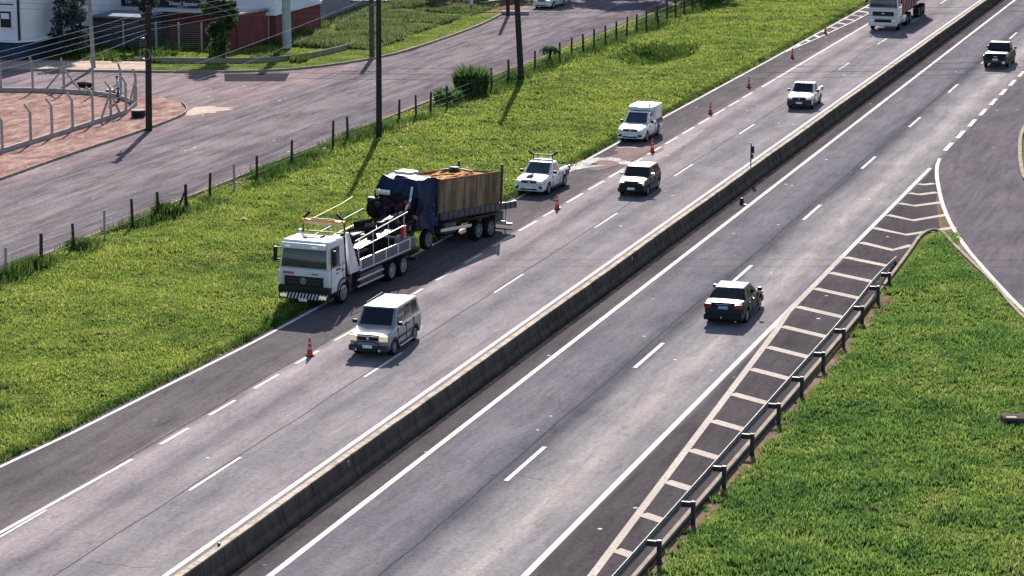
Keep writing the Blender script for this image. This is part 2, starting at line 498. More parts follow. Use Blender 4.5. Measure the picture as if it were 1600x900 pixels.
def ear_clip(p):
    """triangles of a simple polygon (list of (x, y)), any direction"""
    n = len(p)
    area = sum(p[i][0] * p[(i + 1) % n][1] - p[(i + 1) % n][0] * p[i][1] for i in range(n))
    idx = list(range(n)) if area > 0 else list(range(n - 1, -1, -1))
    cr = lambda a, b, c: (b[0] - a[0]) * (c[1] - a[1]) - (b[1] - a[1]) * (c[0] - a[0])
    out = []
    while len(idx) > 3:
        best = None
        for k in range(len(idx)):
            i, j, l = idx[k - 1], idx[k], idx[(k + 1) % len(idx)]
            a, b, c = p[i], p[j], p[l]
            if cr(a, b, c) <= 1e-9:
                continue
            if any(cr(a, b, p[q]) >= 0 and cr(b, c, p[q]) >= 0 and cr(c, a, p[q]) >= 0 for q in idx if q not in (i, j, l)):
                continue
            d = math.hypot(c[0] - a[0], c[1] - a[1])
            if best is None or d < best[0]:
                best = (d, k, (i, j, l))
        if best is None:
            break
        out.append(best[2]); idx.pop(best[1])
    if len(idx) == 3:
        out.append(tuple(idx))
    return out

def poly_sheet(name, pts, z, m, kind='structure'):
    pts = [(float(x), float(y)) for x, y in pts]
    mb = MB()
    mb.add([(x, y, z) for x, y in pts], ear_clip(pts))
    me = bpy.data.meshes.new(name)
    me.from_pydata(mb.v, [], mb.f)
    return tag(finish(name, me, m, None, 0), kind=kind)

def tri_mesh(name, V, F, m, parent=None):
    """fast mesh from numpy arrays (n,3) and triangles (k,3)"""
    me = bpy.data.meshes.new(name)
    me.vertices.add(len(V)); me.vertices.foreach_set('co', np.asarray(V, np.float32).ravel())
    F = np.asarray(F, np.int32)
    me.loops.add(F.size); me.loops.foreach_set('vertex_index', F.ravel())
    me.polygons.add(len(F))
    me.polygons.foreach_set('loop_start', np.arange(0, F.size, 3, dtype=np.int32))
    me.update(calc_edges=True)
    return finish(name, me, m, parent, 0)

def text_mesh(name, body, size, m, parent, loc, rot, depth=0.02, sx=1.0):
    cu = bpy.data.curves.new(name, 'FONT')
    cu.body = body; cu.size = size; cu.align_x = 'CENTER'; cu.align_y = 'CENTER'; cu.extrude = depth
    o = bpy.data.objects.new(name, cu)
    COL.objects.link(o)
    bpy.context.view_layer.update()
    me = bpy.data.meshes.new_from_object(o.evaluated_get(bpy.context.evaluated_depsgraph_get()))
    bpy.data.objects.remove(o)
    me.materials.clear()
    q = finish(name, me, m, parent, 0, loc, rot)
    q.scale = (sx, 1, 1)
    return q

# ------------------------------------------------------------------ ground sheet (reaches the horizon)
def ss(a, b, x):
    t = np.clip((x - a) / (b - a), 0, 1)
    return t * t * (3 - 2 * t)

EDGE_Y = [0, 55, 68, 75, 80, 95, 120, 160, 190, 400]
EDGE_X = [-45.4, -43.9, -43.25, -42.85, -42.5, -41.9, -41.72, -41.7, -41.5, -41.2]
def edge_x(y):
    return np.interp(y, EDGE_Y, EDGE_X)
NOSE_R = [(-17.6, 123.7), (-16.3, 120.1), (-14.4, 115.0), (-12.5, 109.4), (-9.2, 101.5), (-4.8, 92), (2.5, 78), (10, 64), (24, 40)]
def nose_x(y):
    q = sorted([(b, a) for a, b in NOSE_R])
    return np.interp(y, [i[0] for i in q], [i[1] for i in q])

_gx, _gy = np.meshgrid(np.arange(64), np.arange(64))
_lat = rng.random((3, 64, 64))
def vnoise(x, y, s, k=0):
    x = np.asarray(x, float) / s; y = np.asarray(y, float) / s
    xi, yi = np.floor(x).astype(int), np.floor(y).astype(int)
    fx, fy = x - xi, y - yi
    fx = fx * fx * (3 - 2 * fx); fy = fy * fy * (3 - 2 * fy)
    g = lambda a, b: _lat[k, a % 64, b % 64]
    return (g(xi, yi) * (1 - fx) + g(xi + 1, yi) * fx) * (1 - fy) + (g(xi, yi + 1) * (1 - fx) + g(xi + 1, yi + 1) * fx) * fy

def left_mask(x, y):
    return ss(0.1, 1.6, edge_x(y) - 0.3 - x) * ss(0, 1.0, x + 58.3)
def right_mask(x, y):
    return ss(0.1, 1.5, x + 18.9) * ss(0.3, 1.8, nose_x(y) - x) * ss(0, 2, 127 - y)
def lawn_mask(x, y):
    return ss(0, 2, -70.5 - x) * ss(0, 2, y - 171)
def hz(x, y):
    x = np.asarray(x, float); y = np.asarray(y, float)
    h = (vnoise(x, y, 4.5) - 0.4) * 0.30 + (vnoise(x, y, 1.3, 1) - 0.4) * 0.10
    m = left_mask(x, y) + right_mask(x, y)
    d2 = ((x + 50.2) / 2.6) ** 2 + ((y - 191.5) / 5.2) ** 2
    dep = -1.25 * np.exp(-d2 * 1.6) * left_mask(x, y)
    return -0.03 + m * h + dep + 0.06 * m

gx = np.concatenate([[-3000, -1200, -500, -260, -180, -140], np.arange(-120, -72, 3.0), np.arange(-72, 12, 0.75), np.arange(12, 60, 4.0), [80, 140, 260, 600, 1400, 3000]])
gy = np.concatenate([[-1500, -600, -200, -60, 0, 30], np.arange(45, 240, 0.9), np.arange(240, 330, 6.0), [360, 450, 700, 1200, 2200, 4000]])
X, Y = np.meshgrid(gx, gy)
Z = hz(X, Y)
nx, ny = len(gx), len(gy)
V = np.stack([X.ravel(), Y.ravel(), Z.ravel()], 1)
i = (np.arange(ny - 1)[:, None] * nx + np.arange(nx - 1)[None]).ravel()
F = np.concatenate([np.stack([i, i + 1, i + nx + 1], 1), np.stack([i, i + nx + 1, i + nx], 1)])
g = tri_mesh('ground', V, F, 'ground')
g.data.polygons.foreach_set('use_smooth', [True] * len(g.data.polygons))
tag(g, kind='structure')

# ------------------------------------------------------------------ highway, ramp, street
ys = list(np.arange(30, 300, 1.3))
jag = lambda y: float(0.14 * vnoise(y, 3.3, 1.1) + 0.10 * vnoise(y, 9.1, 3.0, 1))
left = [(float(edge_x(y)) - 0.30 - jag(y), float(y)) for y in ys]
right = [(-19.0, 299), (-19.0, 200), (-19.0, 128.2), (-19.45, 127.6), (-19.62, 126.2), (-19.5, 122), (-19.25, 117), (-19.1, 108), (-19.0, 90), (-19.0, 30)]
poly_sheet('highway_road', left + right, 0.0, 'asphalt')
ramp_l = [(-22.35, 299), (-22.35, 160), (-22.3, 149.5), (-22.05, 146.2), (-21.0, 140.4), (-19.5, 132.9), (-17.6, 125.4), (-15.3, 118.2), (-12.45, 109.7)] + [(-9.0, 101.7), (-4.5, 92), (2.8, 78), (10.3, 64), (24.3, 40)]
kerb_r = [(34, 50), (17, 78), (5, 98), (-5, 117), (-12, 131), (-16.5, 141.9), (-17.6, 148.2), (-18.5, 155.1), (-19.05, 160.1), (-19.2, 164.5), (-18.6, 185), (-18.2, 240), (-18.2, 299)]
ramp_pts = [(x + (0.12 if y < 148 else 0.0), y) for x, y in ramp_l]
# ground strip between the painted ramp edge and the grass is dusty ramp asphalt
nose_edge = [(-19.5, 126.9), (-19.2, 127.5), (-18.7, 127.1)] + NOSE_R
apron = [(-21.0, 140.4), (-19.5, 132.9), (-17.6, 125.4), (-15.3, 118.2), (-12.45, 109.7), (-9.0, 101.7), (-4.5, 92), (2.8, 78), (10.3, 64), (24.3, 40)] + [(x - 0.1, y - 0.2) for x, y in NOSE_R[::-1]] + [(-18.7, 127.3), (-19.05, 128.4), (-19.5, 131), (-20.4, 136)]
poly_sheet('dusty_road_edge', apron, 0.002, 'verge_soil')
poly_sheet('ramp_road', ramp_pts + kerb_r, 0.004, 'asphalt_ramp')

# street on the left with its side street
street = [(-58.55 - jag(y + 50) * 0.5, y) for y in np.arange(40, 299, 2.0)]
street += [(-71.5, 299), (-70.6, 216), (-69.3, 205), (-69.1, 187.5), (-69.9, 182), (-71.9, 176.6), (-74.2, 173.3), (-78.3, 171.0), (-83, 169.8), (-90.2, 168.3), (-110, 165.2), (-150, 160)]
street += [(-150, 146), (-110, 153), (-95, 155.6), (-88, 158.0), (-83, 159.3), (-78.6, 158.8), (-76.2, 158.3), (-73.8, 156.2), (-72.2, 153.7), (-71.25, 151), (-70.9, 144.7), (-71.0, 134), (-70.6, 125), (-70.4, 100), (-70.4, 40)]
poly_sheet('street', street, 0.0, 'asphalt_street')
lot = [(-150, 146.2), (-110, 153.2), (-95, 155.8), (-88, 158.2), (-83, 159.45), (-78.6, 158.95), (-76.2, 158.4), (-73.8, 156.3), (-72.2, 153.8), (-71.3, 151), (-70.95, 144.7), (-71.05, 134), (-70.65, 125), (-70.45, 100), (-70.45, 40), (-150, 40)]
poly_sheet('dirt_lot', lot, 0.012, 'soil')
poly_sheet('sidewalk', [(-130, 162.6), (-110, 165.4), (-90.2, 168.5), (-83.0, 170.0), (-85.2, 174.9), (-91.5, 173.4), (-110, 170.5), (-130, 167.5)], 0.10, 'paving')
poly_sheet('rubble_patch', [(-72.0, 153.2), (-71.2, 151.2), (-70.8, 151.5), (-70.5, 152.6), (-69.9, 153.0), (-70.1, 153.7), (-69.2, 154.6), (-69.9, 155.0), (-69.7, 155.6), (-70.9, 155.4), (-71.3, 155.9), (-72.3, 155.0)], 0.016, 'paving')
poly_sheet('dark_street_patch', [(-77.3, 170.9), (-72.9, 172.6), (-71.6, 168.6), (-75.6, 167.2)], 0.02, mat('dark_patch', (0.034, 0.033, 0.040), 0.95, 0, 0.2, 2))  # flat dark four-cornered sheet laid over the street
poly_sheet('driveway', [(-70.4, 216), (-71.2, 222), (-72.4, 236), (-82, 236), (-80, 222), (-75, 214.5)], 0.004, 'verge_soil')
# pale absorbent powder spilled on the shoulder
def ragged(name, path, widths, z, m, seed):
    q = random.Random(seed)
    l, r = [], []
    P_ = densify(smooth_line(path), 0.35)
    for i, (x, y) in enumerate(P_):
        f = i / (len(P_) - 1) * (len(widths) - 1); k = min(int(f), len(widths) - 2)
        w = (widths[k] + (widths[k + 1] - widths[k]) * (f - k)) * q.uniform(.65, 1.2)
        a = P_[max(i - 1, 0)]; b = P_[min(i + 1, len(P_) - 1)]
        t = Vector((b[0] - a[0], b[1] - a[1])).normalized()
        l.append((x - t.y * w, y + t.x * w)); r.append((x + t.y * w, y - t.x * w))
    n = len(P_)
    mb = MB(); mb.add([(x, y, z) for x, y in l] + [(x, y, z) for x, y in r], [(i, n + i, n + i + 1, i + 1) for i in range(n - 1)])
    return tag(mb.build(name, m, None, 0, smooth=0), kind='structure')
ragged('spilled_powder', [(-41.6, 137.0), (-41.65, 140.0), (-41.5, 142.6), (-40.7, 143.6), (-39.6, 142.7), (-38.4, 141.4)], [.10, .25, .55, .5, .45, .2], .015, 'spill', 1)
ragged('spilled_powder', [(-41.4, 139.2), (-40.9, 140.6), (-40.2, 141.2)], [.1, .3, .08], .014, 'spill', 2)
ragged('spilled_powder', [(-41.3, 147.3), (-40.6, 148.0), (-39.8, 147.6)], [.06, .16, .05], .014, 'spill', 3)
ragged('red_dust', [(-40.4, 139.5), (-39.9, 143), (-39.7, 147), (-39.9, 151)], [.4, 1.1, 1.3, .5], .005, soil_mat('thin_red_dust', (0.125, 0.095, 0.09), (0.165, 0.122, 0.115), (0.21, 0.16, 0.15), 0.7), 4)
ragged('pale_dust', [(-38.2, 138), (-38.0, 146), (-38.0, 156)], [.15, .45, .15], .006, soil_mat('thin_pale_dust', (0.19, 0.165, 0.165), (0.25, 0.22, 0.22), (0.31, 0.28, 0.275), 0.7), 5)
# ------------------------------------------------------------------ painted markings
ml = MB()
ribbon_into(ml, [(float(edge_x(y)), float(y)) for y in np.arange(32, 298, 2.0)], 0.16, 0.009)
y = 74.9 - 48
while y < 298:                                         # lane line, 4 m dashes every 16 m
    ribbon_into(ml, [(-35.5, y), (-35.5, y + 4.2)], 0.13, 0.009); y += 16.0
y = 79.1 - 32.6
while y < 298:
    ribbon_into(ml, [(-25.9 - 0.0012 * (y - 79), y), (-25.9 - 0.0012 * (y - 75), y + 4.4)], 0.17, 0.009); y += 16.35
ribbon_into(ml, [(-32.46, y) for y in np.arange(32, 298, 4.0)], 0.20, 0.009)
ribbon_into(ml, [(-29.5, y) for y in np.arange(32, 298, 4.0)], 0.22, 0.009)
ribbon_into(ml, [(-22.30, y) for y in np.arange(32, 149, 3.0)], 0.22, 0.009)
y = 79.7
while y < 172:                                         # short dashes along the shoulder
    L_ = 2.3 if y < 115 else 2.9
    ribbon_into(ml, [(-38.85, y), (-38.82, y + L_)], 0.16, 0.009); y += 4.12
ribbon_into(ml, [(-38.8, q) for q in np.arange(176, 298, 3.0)], 0.16, 0.009)
ribbon_into(ml, [(-39.45, 62), (-39.2, 68.8), (-38.95, 77.7)], 0.16, 0.009)
ribbon_into(ml, [(-39.15, 60), (-38.98, 68.8), (-38.95, 71.5)], 0.11, 0.0095)
y = 152.4
while y < 298:
    ribbon_into(ml, [(-22.45, y), (-22.5, y + 3.1)], 0.26, 0.012); y += 4.95
tag(ml.build('lane_markings', 'line', None, 0, smooth=0), kind='structure')
mg = MB()
ribbon_into(mg, [(-19.2, 45), (-20.4, 70.6), (-21.2, 86.9), (-22.0, 103.5), (-22.25, 107), (-22.3, 120)], 0.26, 0.012)
tag(mg.build('gore_outline_marking', 'line_dirty', None, 0, smooth=0), kind='structure')
mr_ = MB()
E_x = lambda y: float(np.interp(y, [45, 70.6, 86.9, 103.5, 107, 149], [-19.2, -20.4, -21.2, -22.0, -22.25, -22.3]))
rl = [73.2, 77.0, 80.8, 84.8, 88.8, 92.8, 96.8, 100.6, 104.4, 108.3, 112.2, 115.8, 119.5]
for yy in [61, 65, 69.2] + rl:
    x0 = E_x(yy) + 0.13
    ribbon_into(mr_, [(x0, yy), (-19.75, yy - 0.85 * (x0 + 19.75) / -1.9 * 1.0 if False else yy - 0.62 * (-19.75 - x0))], 0.46, 0.010)
for a, b, c in [((-22.1, 123.3), (-20.3, 121.9), (-19.6, 123.4)), ((-22.2, 127.2), (-20.3, 125.9), (-18.3, 128.6)), ((-22.1, 130.9), (-20.6, 129.8), (-19.2, 131.9)), ((-22.1, 134.4), (-21.2, 133.9), (-20.0, 135.4)), ((-22.1, 137.6), (-21.5, 137.3), (-20.7, 138.3)), ((-22.1, 140.6), (-21.8, 140.4), (-21.3, 141))]:
    ribbon_into(mr_, [a, b, c], 0.46, 0.010)
tag(mr_.build('gore_hatch_marking', 'line_dirty', None, 0, smooth=0), kind='structure')
m2 = MB()
ribbon_into(m2, smooth_line([(-22.3, 149.5), (-22.0, 146.2), (-21.0, 140.4), (-19.5, 132.9), (-17.6, 125.4), (-15.3, 118.2), (-12.4, 109.7), (-9.0, 101.7), (-4.5, 92), (2.8, 78), (10.3, 64)]), 0.20, 0.013)
# hatched strip at the far end of the left shoulder
ribbon_into(m2, [(-41.4, 196), (-40.9, 204), (-40.3, 218), (-40.0, 240)], 0.14, 0.012)
for k in range(12):
    yy = 200 + k * 3.2
    ribbon_into(m2, [(float(edge_x(yy)) + 0.08, yy + 0.9), (float(np.interp(yy, [196, 204, 218, 240], [-41.4, -40.9, -40.3, -40.0])) - 0.07, yy)], 0.40, 0.010)
tag(m2.build('ramp_edge_marking', 'line', None, 0, smooth=0), kind='structure')

# ------------------------------------------------------------------ kerbs
def kerb(name, pts, w, h, m='concrete', z=-0.02):
    mb = MB(); ribbon_into(mb, densify(smooth_line(pts), 2.0), w, z, h)
    return tag(mb.build(name, m, None, 0, smooth=30), kind='structure')
kerb('ramp_kerb', [(x + 0.1, y) for x, y in kerb_r[1:-1]], 0.22, 0.16)
kerb('guardrail_kerb', [(-19.15, 30), (-19.15, 90), (-19.2, 106), (-19.3, 116), (-19.45, 122), (-19.62, 126), (-19.3, 127.6), (-18.7, 127.2), (-17.9, 124.6), (-16.6, 121), (-14.6, 115.6), (-12.75, 109.6), (-9.5, 101.4), (-5.0, 92), (2.2, 78), (9.7, 64)], 0.15, 0.12)
kerb('lot_kerb', [(-70.5, 40), (-70.5, 100), (-70.65, 125), (-71.05, 134), (-70.95, 144.7), (-71.3, 151), (-72.2, 153.8), (-73.8, 156.3)], 0.10, 0.17)
kerb('street_kerb', [(-58.5, 40), (-58.5, 110), (-58.55, 150), (-58.3, 185), (-57.9, 200), (-58.3, 240)], 0.14, 0.11)
kerb('lawn_kerb', [(-130, 162.4), (-110, 165.2), (-90.2, 168.35), (-83, 169.85), (-78.3, 171.1), (-74.2, 173.4), (-71.9, 176.7), (-70.0, 182), (-69.2, 187.5), (-69.35, 205), (-70.6, 216)], 0.18, 0.17)

# tar seams, cracks and worn joints
def wander(x, y0, y1, w, amp, s, seed):
    q = np.arange(y0, y1, 0.5)
    return [(x + amp * (float(vnoise(a + seed, seed * 3.7, s)) - .5) * 2, float(a)) for a in q]
sm = MB()
ribbon_into(sm, wander(-26.4, 40, 260, .1, .06, 2.5, 3), 0.055, 0.006)
ribbon_into(sm, wander(-35.62, 40, 230, .1, .05, 3.0, 5), 0.035, 0.006)
ribbon_into(sm, wander(-39.12, 40, 230, .1, .05, 3.0, 6), 0.05, 0.006)
for k in range(9):
    y0 = 66 + k * 13.3 + 3 * rng.random(); x0 = -31 + 8 * rng.random() if k % 2 else -38.5 + 5.5 * rng.random()
    q = [(x0, y0)]
    for j in range(7):
        q.append((q[-1][0] + .18 + .3 * rng.random(), q[-1][1] + (rng.random() - .5) * .5))
    ribbon_into(sm, q, 0.016, 0.007)
tag(sm.build('tar_seams', mat('tar', (0.055, 0.05, 0.055), 0.95, 0, 0.3, 4), None, 0, smooth=0), kind='structure')
def on_ground(name, x0f, x1f, ys_, m):
    mb = MB(); n = 5
    vs_, fs_ = [], []
    for yv in ys_:
        a, b = x0f(yv), x1f(yv)
        for j in range(n):
            xv = a + (b - a) * j / (n - 1)
            vs_.append((xv, yv, float(hz(xv, yv)) + 0.012))
    for i_ in range(len(ys_) - 1):
        for j in range(n - 1):
            q = i_ * n + j
            fs_.append((q, q + 1, q + n + 1, q + n))
    mb.add(vs_, fs_)
    return tag(mb.build(name, m, None, 0), kind='structure')
on_ground('bare_soil_strip', lambda y: -19.0, lambda y: -18.8 + .65 * float(vnoise(y, 4, 2.2)) * (.6 + float(vnoise(y, 8, 6, 1))), [float(q) for q in np.arange(60, 116, .45)], 'verge_soil')
on_ground('bare_soil_strip', lambda y: -58.4, lambda y: -58.1 + 1.3 * float(vnoise(y, 14, 2.6)), [float(q) for q in np.arange(70, 240, .6)], 'verge_soil')

# ------------------------------------------------------------------ median barrier
prof = [(-0.33, 0), (-0.33, 0.08), (-0.20, 0.30), (-0.11, 0.80), (0.11, 0.80), (0.20, 0.30), (0.33, 0.08), (0.33, 0)]
bar = thing('median_barrier', 'long weathered concrete barrier running between the two carriageways', 'barrier', (-31.08, 0, 0))
yb = list(np.arange(30, 300, 2.0))
vs, fs = [], []
for y in yb:
    for x, z in prof:
        vs.append((x + 0.015 * math.sin(y * 0.3), y, z + (0.012 * math.sin(y * 1.7) if z > 0.5 else 0)))
k = len(prof)
for a in range(len(yb) - 1):
    for b in range(k - 1):
        fs.append((a * k + b, (a + 1) * k + b, (a + 1) * k + b + 1, a * k + b + 1))
def barrier_mat():
    m, N, L, P = new_mat('barrier_concrete')
    tc = N.new('ShaderNodeTexCoord'); sep = N.new('ShaderNodeSeparateXYZ')
    L.new(tc.outputs['Object'], sep.inputs[0])
    v = coords(N, L, (1, 1, 0.25))
    n = noise_node(N, L, v, 2.2, 7, 0.75)
    c = ramp(N, L, n, [(0.28, (0.13, 0.105, 0.085)), (0.5, (0.33, 0.28, 0.23)), (0.72, (0.47, 0.41, 0.335))])
    fl = N.new('ShaderNodeMath'); fl.operation = 'FRACT'
    dv = N.new('ShaderNodeMath'); dv.operation = 'DIVIDE'; dv.inputs[1].default_value = 6.0
    L.new(sep.outputs[1], dv.inputs[0]); L.new(dv.outputs[0], fl.inputs[0])
    j = ramp(N, L, fl.outputs[0], [(0.0, (0.55,) * 3), (0.008, (0.55,) * 3), (0.014, (1, 1, 1))])
    c = mixc(N, L, c, j, 1.0, 'MULTIPLY')
    # shade painted into the faces, paler lit toe and top, grime at the foot
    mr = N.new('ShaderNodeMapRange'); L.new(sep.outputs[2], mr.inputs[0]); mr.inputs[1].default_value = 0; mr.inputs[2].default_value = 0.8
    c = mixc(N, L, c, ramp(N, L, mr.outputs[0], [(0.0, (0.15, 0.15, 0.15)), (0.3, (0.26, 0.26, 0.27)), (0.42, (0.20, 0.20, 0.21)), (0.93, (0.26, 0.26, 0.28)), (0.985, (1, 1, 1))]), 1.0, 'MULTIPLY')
    L.new(c, P.inputs['Base Color'])
    P.inputs['Roughness'].default_value = 0.95
    P.inputs['Specular IOR Level'].default_value = 0.0
    bump(N, L, P, n, 0.3, 0.03)
    return m
M['barrier'] = barrier_mat()
mbb = MB(); mbb.add(vs, fs)
mbb.build('barrier_wall', 'barrier', bar, 0, smooth=20)
for y in (77.6, 113.3, 130.4, 165.2):
    d = MB(); d.box((0.165, y, 0.60), (0.04, 0.07, 0.17)).build('reflector', 'post_concrete', bar, 0.01)
bx('top_stud', 'darksteel', bar, (-0.03, 67.6, 0.84), (.07, .10, .10), .02)
# barrier's shadow line, with grime, painted as a near-black strip along its foot
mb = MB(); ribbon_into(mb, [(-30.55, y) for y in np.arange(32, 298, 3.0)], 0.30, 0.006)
tag(mb.build('foot_shadow_strip', soil_mat('foot_shadow_grime', (0.012, 0.011, 0.012), (0.022, 0.02, 0.021), (0.04, 0.036, 0.036), 2.0), None, 0, smooth=0), kind='structure')

# delineator on the barrier, and the little black thing lying by it
t = thing('marker_post', 'thin black marker post with narrow panels standing on the median barrier', 'marker post', (-31.08, 138.6, 0.79))
MB().tube([(0, 0, 0), (0, 0, 1.35)], 0.035, 8).build('post', 'darksteel', t)
bx('panel', 'plastic', t, (0.10, 0, 0.98), (0.16, 0.03, 0.42), 0.01)
bx('panel', 'grey_plastic', t, (0.08, 0, 0.62), (0.12, 0.03, 0.26), 0.01)
bx('base_plate', 'darksteel', t, (0, 0, 0.015), (0.16, 0.16, 0.03), 0.005)
t = thing('plastic_debris', 'small crumpled black plastic can lying between the barrier and the white line', 'debris', (-29.95, 131.6, 0.0))
MB().lathe([(0.02, 0), (0.11, 0.0), (0.13, 0.07), (0.10, 0.20), (0.12, 0.25), (0.07, 0.33), (0.02, 0.34)], (0, 0, 0), 'Z', 12).build('can', 'plastic', t)
bx('torn_flap', 'paper', t, (0.20, -0.16, 0.025), (0.22, 0.16, 0.03), 0.01, (0.1, 0.05, 0.5))

# ------------------------------------------------------------------ guardrail on the right
gr = thing('guardrail', 'dark steel guardrail on posts along the hatched gore and the right hand grass', 'guardrail', (0, 0, 0))
gl = [(-19.15, y) for y in np.arange(40, 100, 1.0)] + [(-19.15 - 0.0012 * (y - 100) ** 2, y) for y in np.arange(100, 112, 1.0)]
gl += [(-19.42, 113.5), (-19.5, 115.5), (-19.56, 117.5), (-19.6, 119.3)]
zr = lambda y: 0.72 if y < 111 else 0.72 - (y - 111) * 0.062
def rail(offx):
    prof = [(0.0, 0.155), (0.05, 0.12), (0.05, 0.05), (0.0, 0.015), (0.0, -0.015), (0.05, -0.05), (0.05, -0.12), (0.0, -0.155)]
    prof = [(-a, b) for a, b in prof] + [(-a + 0.012, b) for a, b in prof[::-1]]
    vs, fs = [], []
    kk = len(prof)
    for x, y in gl:
        for a, b in prof:
            vs.append((x + offx + a, y, zr(y) + b - 0.10))
    for q in range(len(gl) - 1):
        for b in range(kk):
            fs.append((q * kk + b, q * kk + (b + 1) % kk, (q + 1) * kk + (b + 1) % kk, (q + 1) * kk + b))
    fs.append(tuple(range(kk))); fs.append(tuple((len(gl) - 1) * kk + b for b in range(kk - 1, -1, -1)))
    m_ = MB(); m_.add(vs, fs)
    return m_
rail(-0.06).build('rail', mat('weathered_rail_steel', (0.035, 0.035, 0.038), 0.6, 0.1, 0.3, 3), gr, 0, smooth=30)
for y in [47.8, 51.9, 56, 60.1, 64.2, 68.2, 72.3, 76.5, 80.7, 84.9, 89.2, 93.3, 97.4, 101.6, 106.0, 110.2, 114.0]:
    gxx = float(np.interp(y, [a[1] for a in gl], [a[0] for a in gl]))
    zt = zr(y)
    p = bx('post', 'darksteel', gr, (gxx + 0.36, y, (zt + 0.02) / 2 - 0.10), (0.14, 0.12, zt + 0.24), 0.012)
    bx('blockout', 'darksteel', p, (gxx + 0.13, y, zt - 0.09), (0.30, 0.11, 0.18), 0.012)

# ------------------------------------------------------------------ roadside wire fence with wooden posts
posts = [(-57.5, 90.5), (-57.5, 93.6), (-57.5, 96.7), (-57.5, 99.6), (-57.5, 102.6), (-57.5, 106.0), (-57.3, 108.9), (-57.4, 112.3), (-57.4, 115.4), (-57.3, 118.2), (-56.9, 120.6), (-57.1, 124.0), (-57.1, 127.2), (-57.0, 130.0), (-57.3, 135.7), (-57.4, 142.3), (-57.3, 144.5), (-56.8, 152.0), (-56.3, 153.8), (-56.2, 156.2), (-56.1, 159.2), (-56.0, 168.2), (-56.2, 172.5), (-56.3, 179.0), (-56.0, 184.1), (-55.9, 186.9), (-55.8, 189.8), (-55.9, 193.0), (-55.7, 195.6), (-55.6, 198.3), (-55.6, 201.4), (-55.6, 204.4), (-55.5, 207.2), (-55.4, 210.2), (-55.6, 214.3), (-55.5, 216.8), (-55.4, 219.4), (-55.4, 222.3), (-55.4, 225.4), (-55.3, 228.4), (-55.2, 231.4), (-55.2, 234.4), (-55.2, 237.4)]
wf = thing('wire_fence', 'roadside wire fence on dark wooden posts between the street and the grass verge', 'fence', (0, 0, 0))
pale = {(-57.5, 102.6), (-57.4, 112.3), (-57.1, 127.2)}
for i, (x, y) in enumerate(posts):
    h = 1.42 + 0.14 * rng.random() + (0.12 if y > 140 else 0)
    r = 0.075 + 0.02 * rng.random()
    lx, ly = (rng.random() - .5) * 0.12, (rng.random() - .5) * 0.12
    pm = MB()
    pp = (x, y) in pale
    pm.tube([(x, y, -0.2), (x + lx * .5, y + ly * .5, h * .5), (x + lx, y + ly, h)], r if not pp else 0.07, 7 if not pp else 4, r * 0.88)
    po = pm.build('post', 'post_concrete' if pp else 'post_wood', wf, 0.008, 1)
    if pp: po['label'] = 'pale concrete post'
    if i in (10, 33):
        MB().tube([(x - 0.15, y - 1.0, 0.0), (x, y - 0.08, h * 0.72)], 0.06, 7).build('brace', 'post_wood', po)
        MB().tube([(x + 0.45, y - 0.5, 0.0), (x, y - 0.06, h * 0.66)], 0.06, 7).build('brace', 'post_wood', po)
for zz in (0.45, 0.8, 1.15):
    MB().tube([(x, y, zz + 0.02 * (j % 2)) for j, (x, y) in enumerate(posts)], 0.006, 4).build('wire', 'steel', wf)

# ------------------------------------------------------------------ fence of bent concrete posts round the dirt lot
lf = thing('lot_fence', 'concrete posts with bent tops on a low wall round the red dirt lot', 'fence', (0, 0, 0))
def low_wall(pts):
    mb = MB(); ribbon_into(mb, densify(pts, 2.0), 0.18, 0.0, 0.30)
    mb.build('low_wall', 'post_concrete', lf, 0, smooth=20)
low_wall([(-75.25, 100), (-75.2, 134.2), (-75.1, 143), (-75.25, 150.9), (-76.35, 154.6)])
low_wall([(-105, 153.0), (-93, 156.2), (-88, 157.5), (-86, 158.1), (-83.6, 158.3), (-81.2, 158.1), (-79, 157.2), (-76.5, 154.8)])
def bent_post(x, y, ax, ay, brace=()):
    """2.3 m concrete post; the top 0.5 m leans towards (ax, ay)"""
    m_ = MB(); m_.bar((x, y, 0.1), (x, y, 1.95), 0.13)
    m_.bar((x - ax * 0.03, y - ay * 0.03, 1.93), (x + ax * 0.42, y + ay * 0.42, 2.42), 0.12)
    p = m_.build('post', 'post_concrete', lf, 0.01, 1)
    for bx_, by_ in brace:
        MB().bar((x + bx_, y + by_, 0.05), (x + bx_ * 0.06, y + by_ * 0.06, 1.6), 0.11).build('brace', 'post_concrete', p, 0.01, 1)
for y in (120.5, 123.2, 126, 128.7, 131.4, 134.4, 137.9, 140.6, 143.3):
    bent_post(-75.17, y, -0.75, -0.2)
bent_post(-75.15, 146.0, -0.9, -0.3)
bent_post(-75.2, 148.6, -0.7, -0.3, ((0.0, -1.5), (0.0, 1.4)))
bent_post(-75.3, 151.0, -0.5, -0.3)
bent_post(-76.4, 154.7, -0.2, -0.5, ((-0.9, 0.9), (0.35, -1.2)))
for x, y, b in [(-96, 155.4, ()), (-93, 156.2, ()), (-90.4, 156.9, ()), (-88, 157.5, ()), (-85.9, 158.15, ()), (-83.6, 158.3, ((-1.5, -0.1), (1.5, -0.15))), (-81.3, 158.15, ()), (-78.6, 156.9, ())]:
    bent_post(x, y, -0.25, -0.2, b)
for zz in (0.7, 1.2, 1.7):
    MB().tube([(-75.17, 120, zz), (-75.15, 146, zz), (-75.3, 151, zz), (-76.4, 154.7, zz)], 0.006, 4).build('wire', 'steel', lf)

